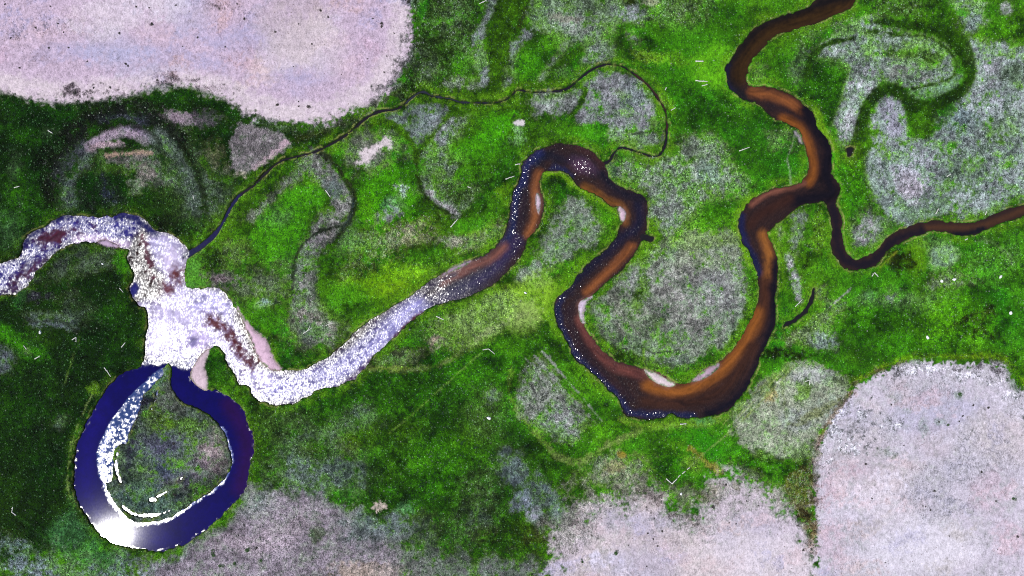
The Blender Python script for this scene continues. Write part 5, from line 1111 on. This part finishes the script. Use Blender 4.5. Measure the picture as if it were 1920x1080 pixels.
for u, v, r in [(1197, 921, .8), (1242, 997, .8), (1267, 948, .9), (1000, 1060, 1.0), (1234, 1024, .8), (1109, 1004, .8), (1101, 997, .6), (1179, 1022, .6), (1214, 1000, .7), (1226, 973, .7), (1225, 1010, .7), (1170, 955, .5), (1380, 982, .6), (1422, 948, .6), (1400, 940, .6), (1367, 980, .6), (1212, 1062, .6)]:
    SHR.append((u, v, r, 'd', botl, BOTG))
SHR += [(1145, 949, 1.0, 'd', 'round black shrub near the left end of the middle bottom flat', BOTG), (1337, 950, 1.2, 'd', 'round black shrub right of the middle of the bottom flat', BOTG), (1361, 910, 1.1, 'd', 'black shrub on the upper tip of the middle bottom flat', BOTG),
        (1091, 1052, 1.1, 'g', 'green-black shrub near the bottom edge of the middle flat', BOTG), (1155, 1036, 1.5, 'g', 'fresh green shrub on the pale bottom flat', BOTG), (1020, 1057, 1.8, 'g', 'dark olive shrub at the bottom edge left of the pale flat', BOTG)]
for u, v, r in [(1867, 939, .7), (1744, 956, .8), (1624, 870, .9), (1907, 1005, .9), (1671, 759, .7), (1825, 759, .8), (1804, 780, .8), (1798, 790, .7), (1760, 790, .8), (1735, 950, .6), (1840, 885, .8), (1694, 835, .6), (1635, 935, .7), (1780, 1005, .5), (1870, 1030, .5), (1660, 1055, .5)]:
    SHR.append((u, v, r, 'd', rigl, RIG))
SHR += [(1752, 920, 1.0, 'd', 'dark shrub in the centre of the large bottom right flat', RIG), (1901, 935, 1.4, 'g', 'bright-sided green shrub near the right edge of the large flat', RIG), (1800, 740, 1.4, 'g', 'teal green shrub in the upper part of the large flat', RIG), (1852, 764, .9, 'd', 'near black dot of a shrub in the upper right of the large flat', RIG),
        (1777, 797, 1.0, 'g', 'green shrub just below the middle of the upper large flat', RIG), (1521, 1029, 1.0, 'd', 'brown shrub on the dividing line between the two bottom flats, right of two', RIG), (1506, 1031, 1.0, 'd', 'brown shrub on the dividing line between the two bottom flats, left of two', RIG)]
SHR += [(400, 1037, 1.9, 'g', 'tall dark green bush on the mauve ground below the oxbow', ISG), (465, 1030, 1.7, 'g', 'dark green bush on mauve ground right of the tall bush', ISG), (415, 1060, 1.6, 'g', 'left bush of the low pair at the bottom below the oxbow', ISG), (441, 1057, 1.5, 'g', 'right bush of the low pair at the bottom below the oxbow', ISG),
        (325, 832, 1.1, 'd', 'round dark shrub in the middle of the oxbow island', ISG), (337, 814, .9, 'd', 'smaller dark shrub above the round one on the oxbow island', ISG), (327, 926, 1.5, 'd', 'black bush near the lower shore of the oxbow island', ISG), (457, 985, .8, 'd', 'small dark shrub on the slope right of the oxbow', ISG),
        (482, 1027, 1.0, 'd', 'dark shrub on the mauve ground right of the green bushes', ISG), (490, 1050, 1.3, 'g', 'green shrub at the bottom edge right of the green bushes', ISG)]
for i, (u, v, r, t, lab, grp) in enumerate(SHR):
    o = bpy.data.objects.new('shrub', (DM[i % 3] if t == 'd' else GM[i % 2])); COL.objects.link(o)
    o.location = (wx(u), wy(v), ground_z(u, v) - .05); o.scale = (r, r * (0.8 + 0.3 * ((i * 7) % 5) / 5), r * .75); o.rotation_euler = (0, 0, i * 2.4)
    tagset(o, lab, 'shrub', grp)

# ------------------------------------------------------------------ light, sky, camera
gx, gy = wx(204), wy(1011)
sdir = Vector((gx, gy, CAM_H - WATER_Z)).normalized()      # towards the sun: mirrored in the oxbow
elev = math.asin(sdir.z); azim = math.atan2(sdir.x, sdir.y)
world = bpy.data.worlds.new('World'); scene.world = world; world.use_nodes = True
wn = world.node_tree; bg = wn.nodes['Background']
sky = wn.nodes.new('ShaderNodeTexSky'); sky.sky_type = 'NISHITA'; sky.sun_disc = False
sky.sun_elevation = elev; sky.sun_rotation = azim; sky.altitude = 50; sky.air_density = 1.0; sky.dust_density = 0.6
wn.links.new(sky.outputs[0], bg.inputs[0]); bg.inputs[1].default_value = 0.10
sl = bpy.data.lights.new('sun', 'SUN'); sl.energy = 4.8; sl.angle = math.radians(0.53); sl.color = (1.0, 0.98, 0.95)
so = bpy.data.objects.new('sun', sl); COL.objects.link(so); so.rotation_euler = sdir.to_track_quat('Z', 'Y').to_euler(); so.location = sdir * 900
cd = bpy.data.cameras.new('camera'); cam = bpy.data.objects.new('camera', cd); COL.objects.link(cam)
cam.location = (0, 0, CAM_H); cam.rotation_euler = (0, 0, 0)
cd.sensor_width = 36.0; cd.sensor_fit = 'HORIZONTAL'; cd.lens = 36.0 * CAM_H / (1920 * M); cd.clip_end = 20000; cd.clip_start = 1
scene.camera = cam
scene.render.engine = 'CYCLES'
scene.cycles.use_denoising = False
scene.cycles.pixel_filter_type = 'BLACKMAN_HARRIS'; scene.cycles.filter_width = 1.05
scene.cycles.max_bounces = 3; scene.cycles.diffuse_bounces = 1; scene.cycles.glossy_bounces = 2
scene.cycles.sample_clamp_indirect = 3
vs_ = scene.view_settings; vs_.view_transform = 'Standard'; vs_.look = 'None'; vs_.exposure = 0; vs_.gamma = 1
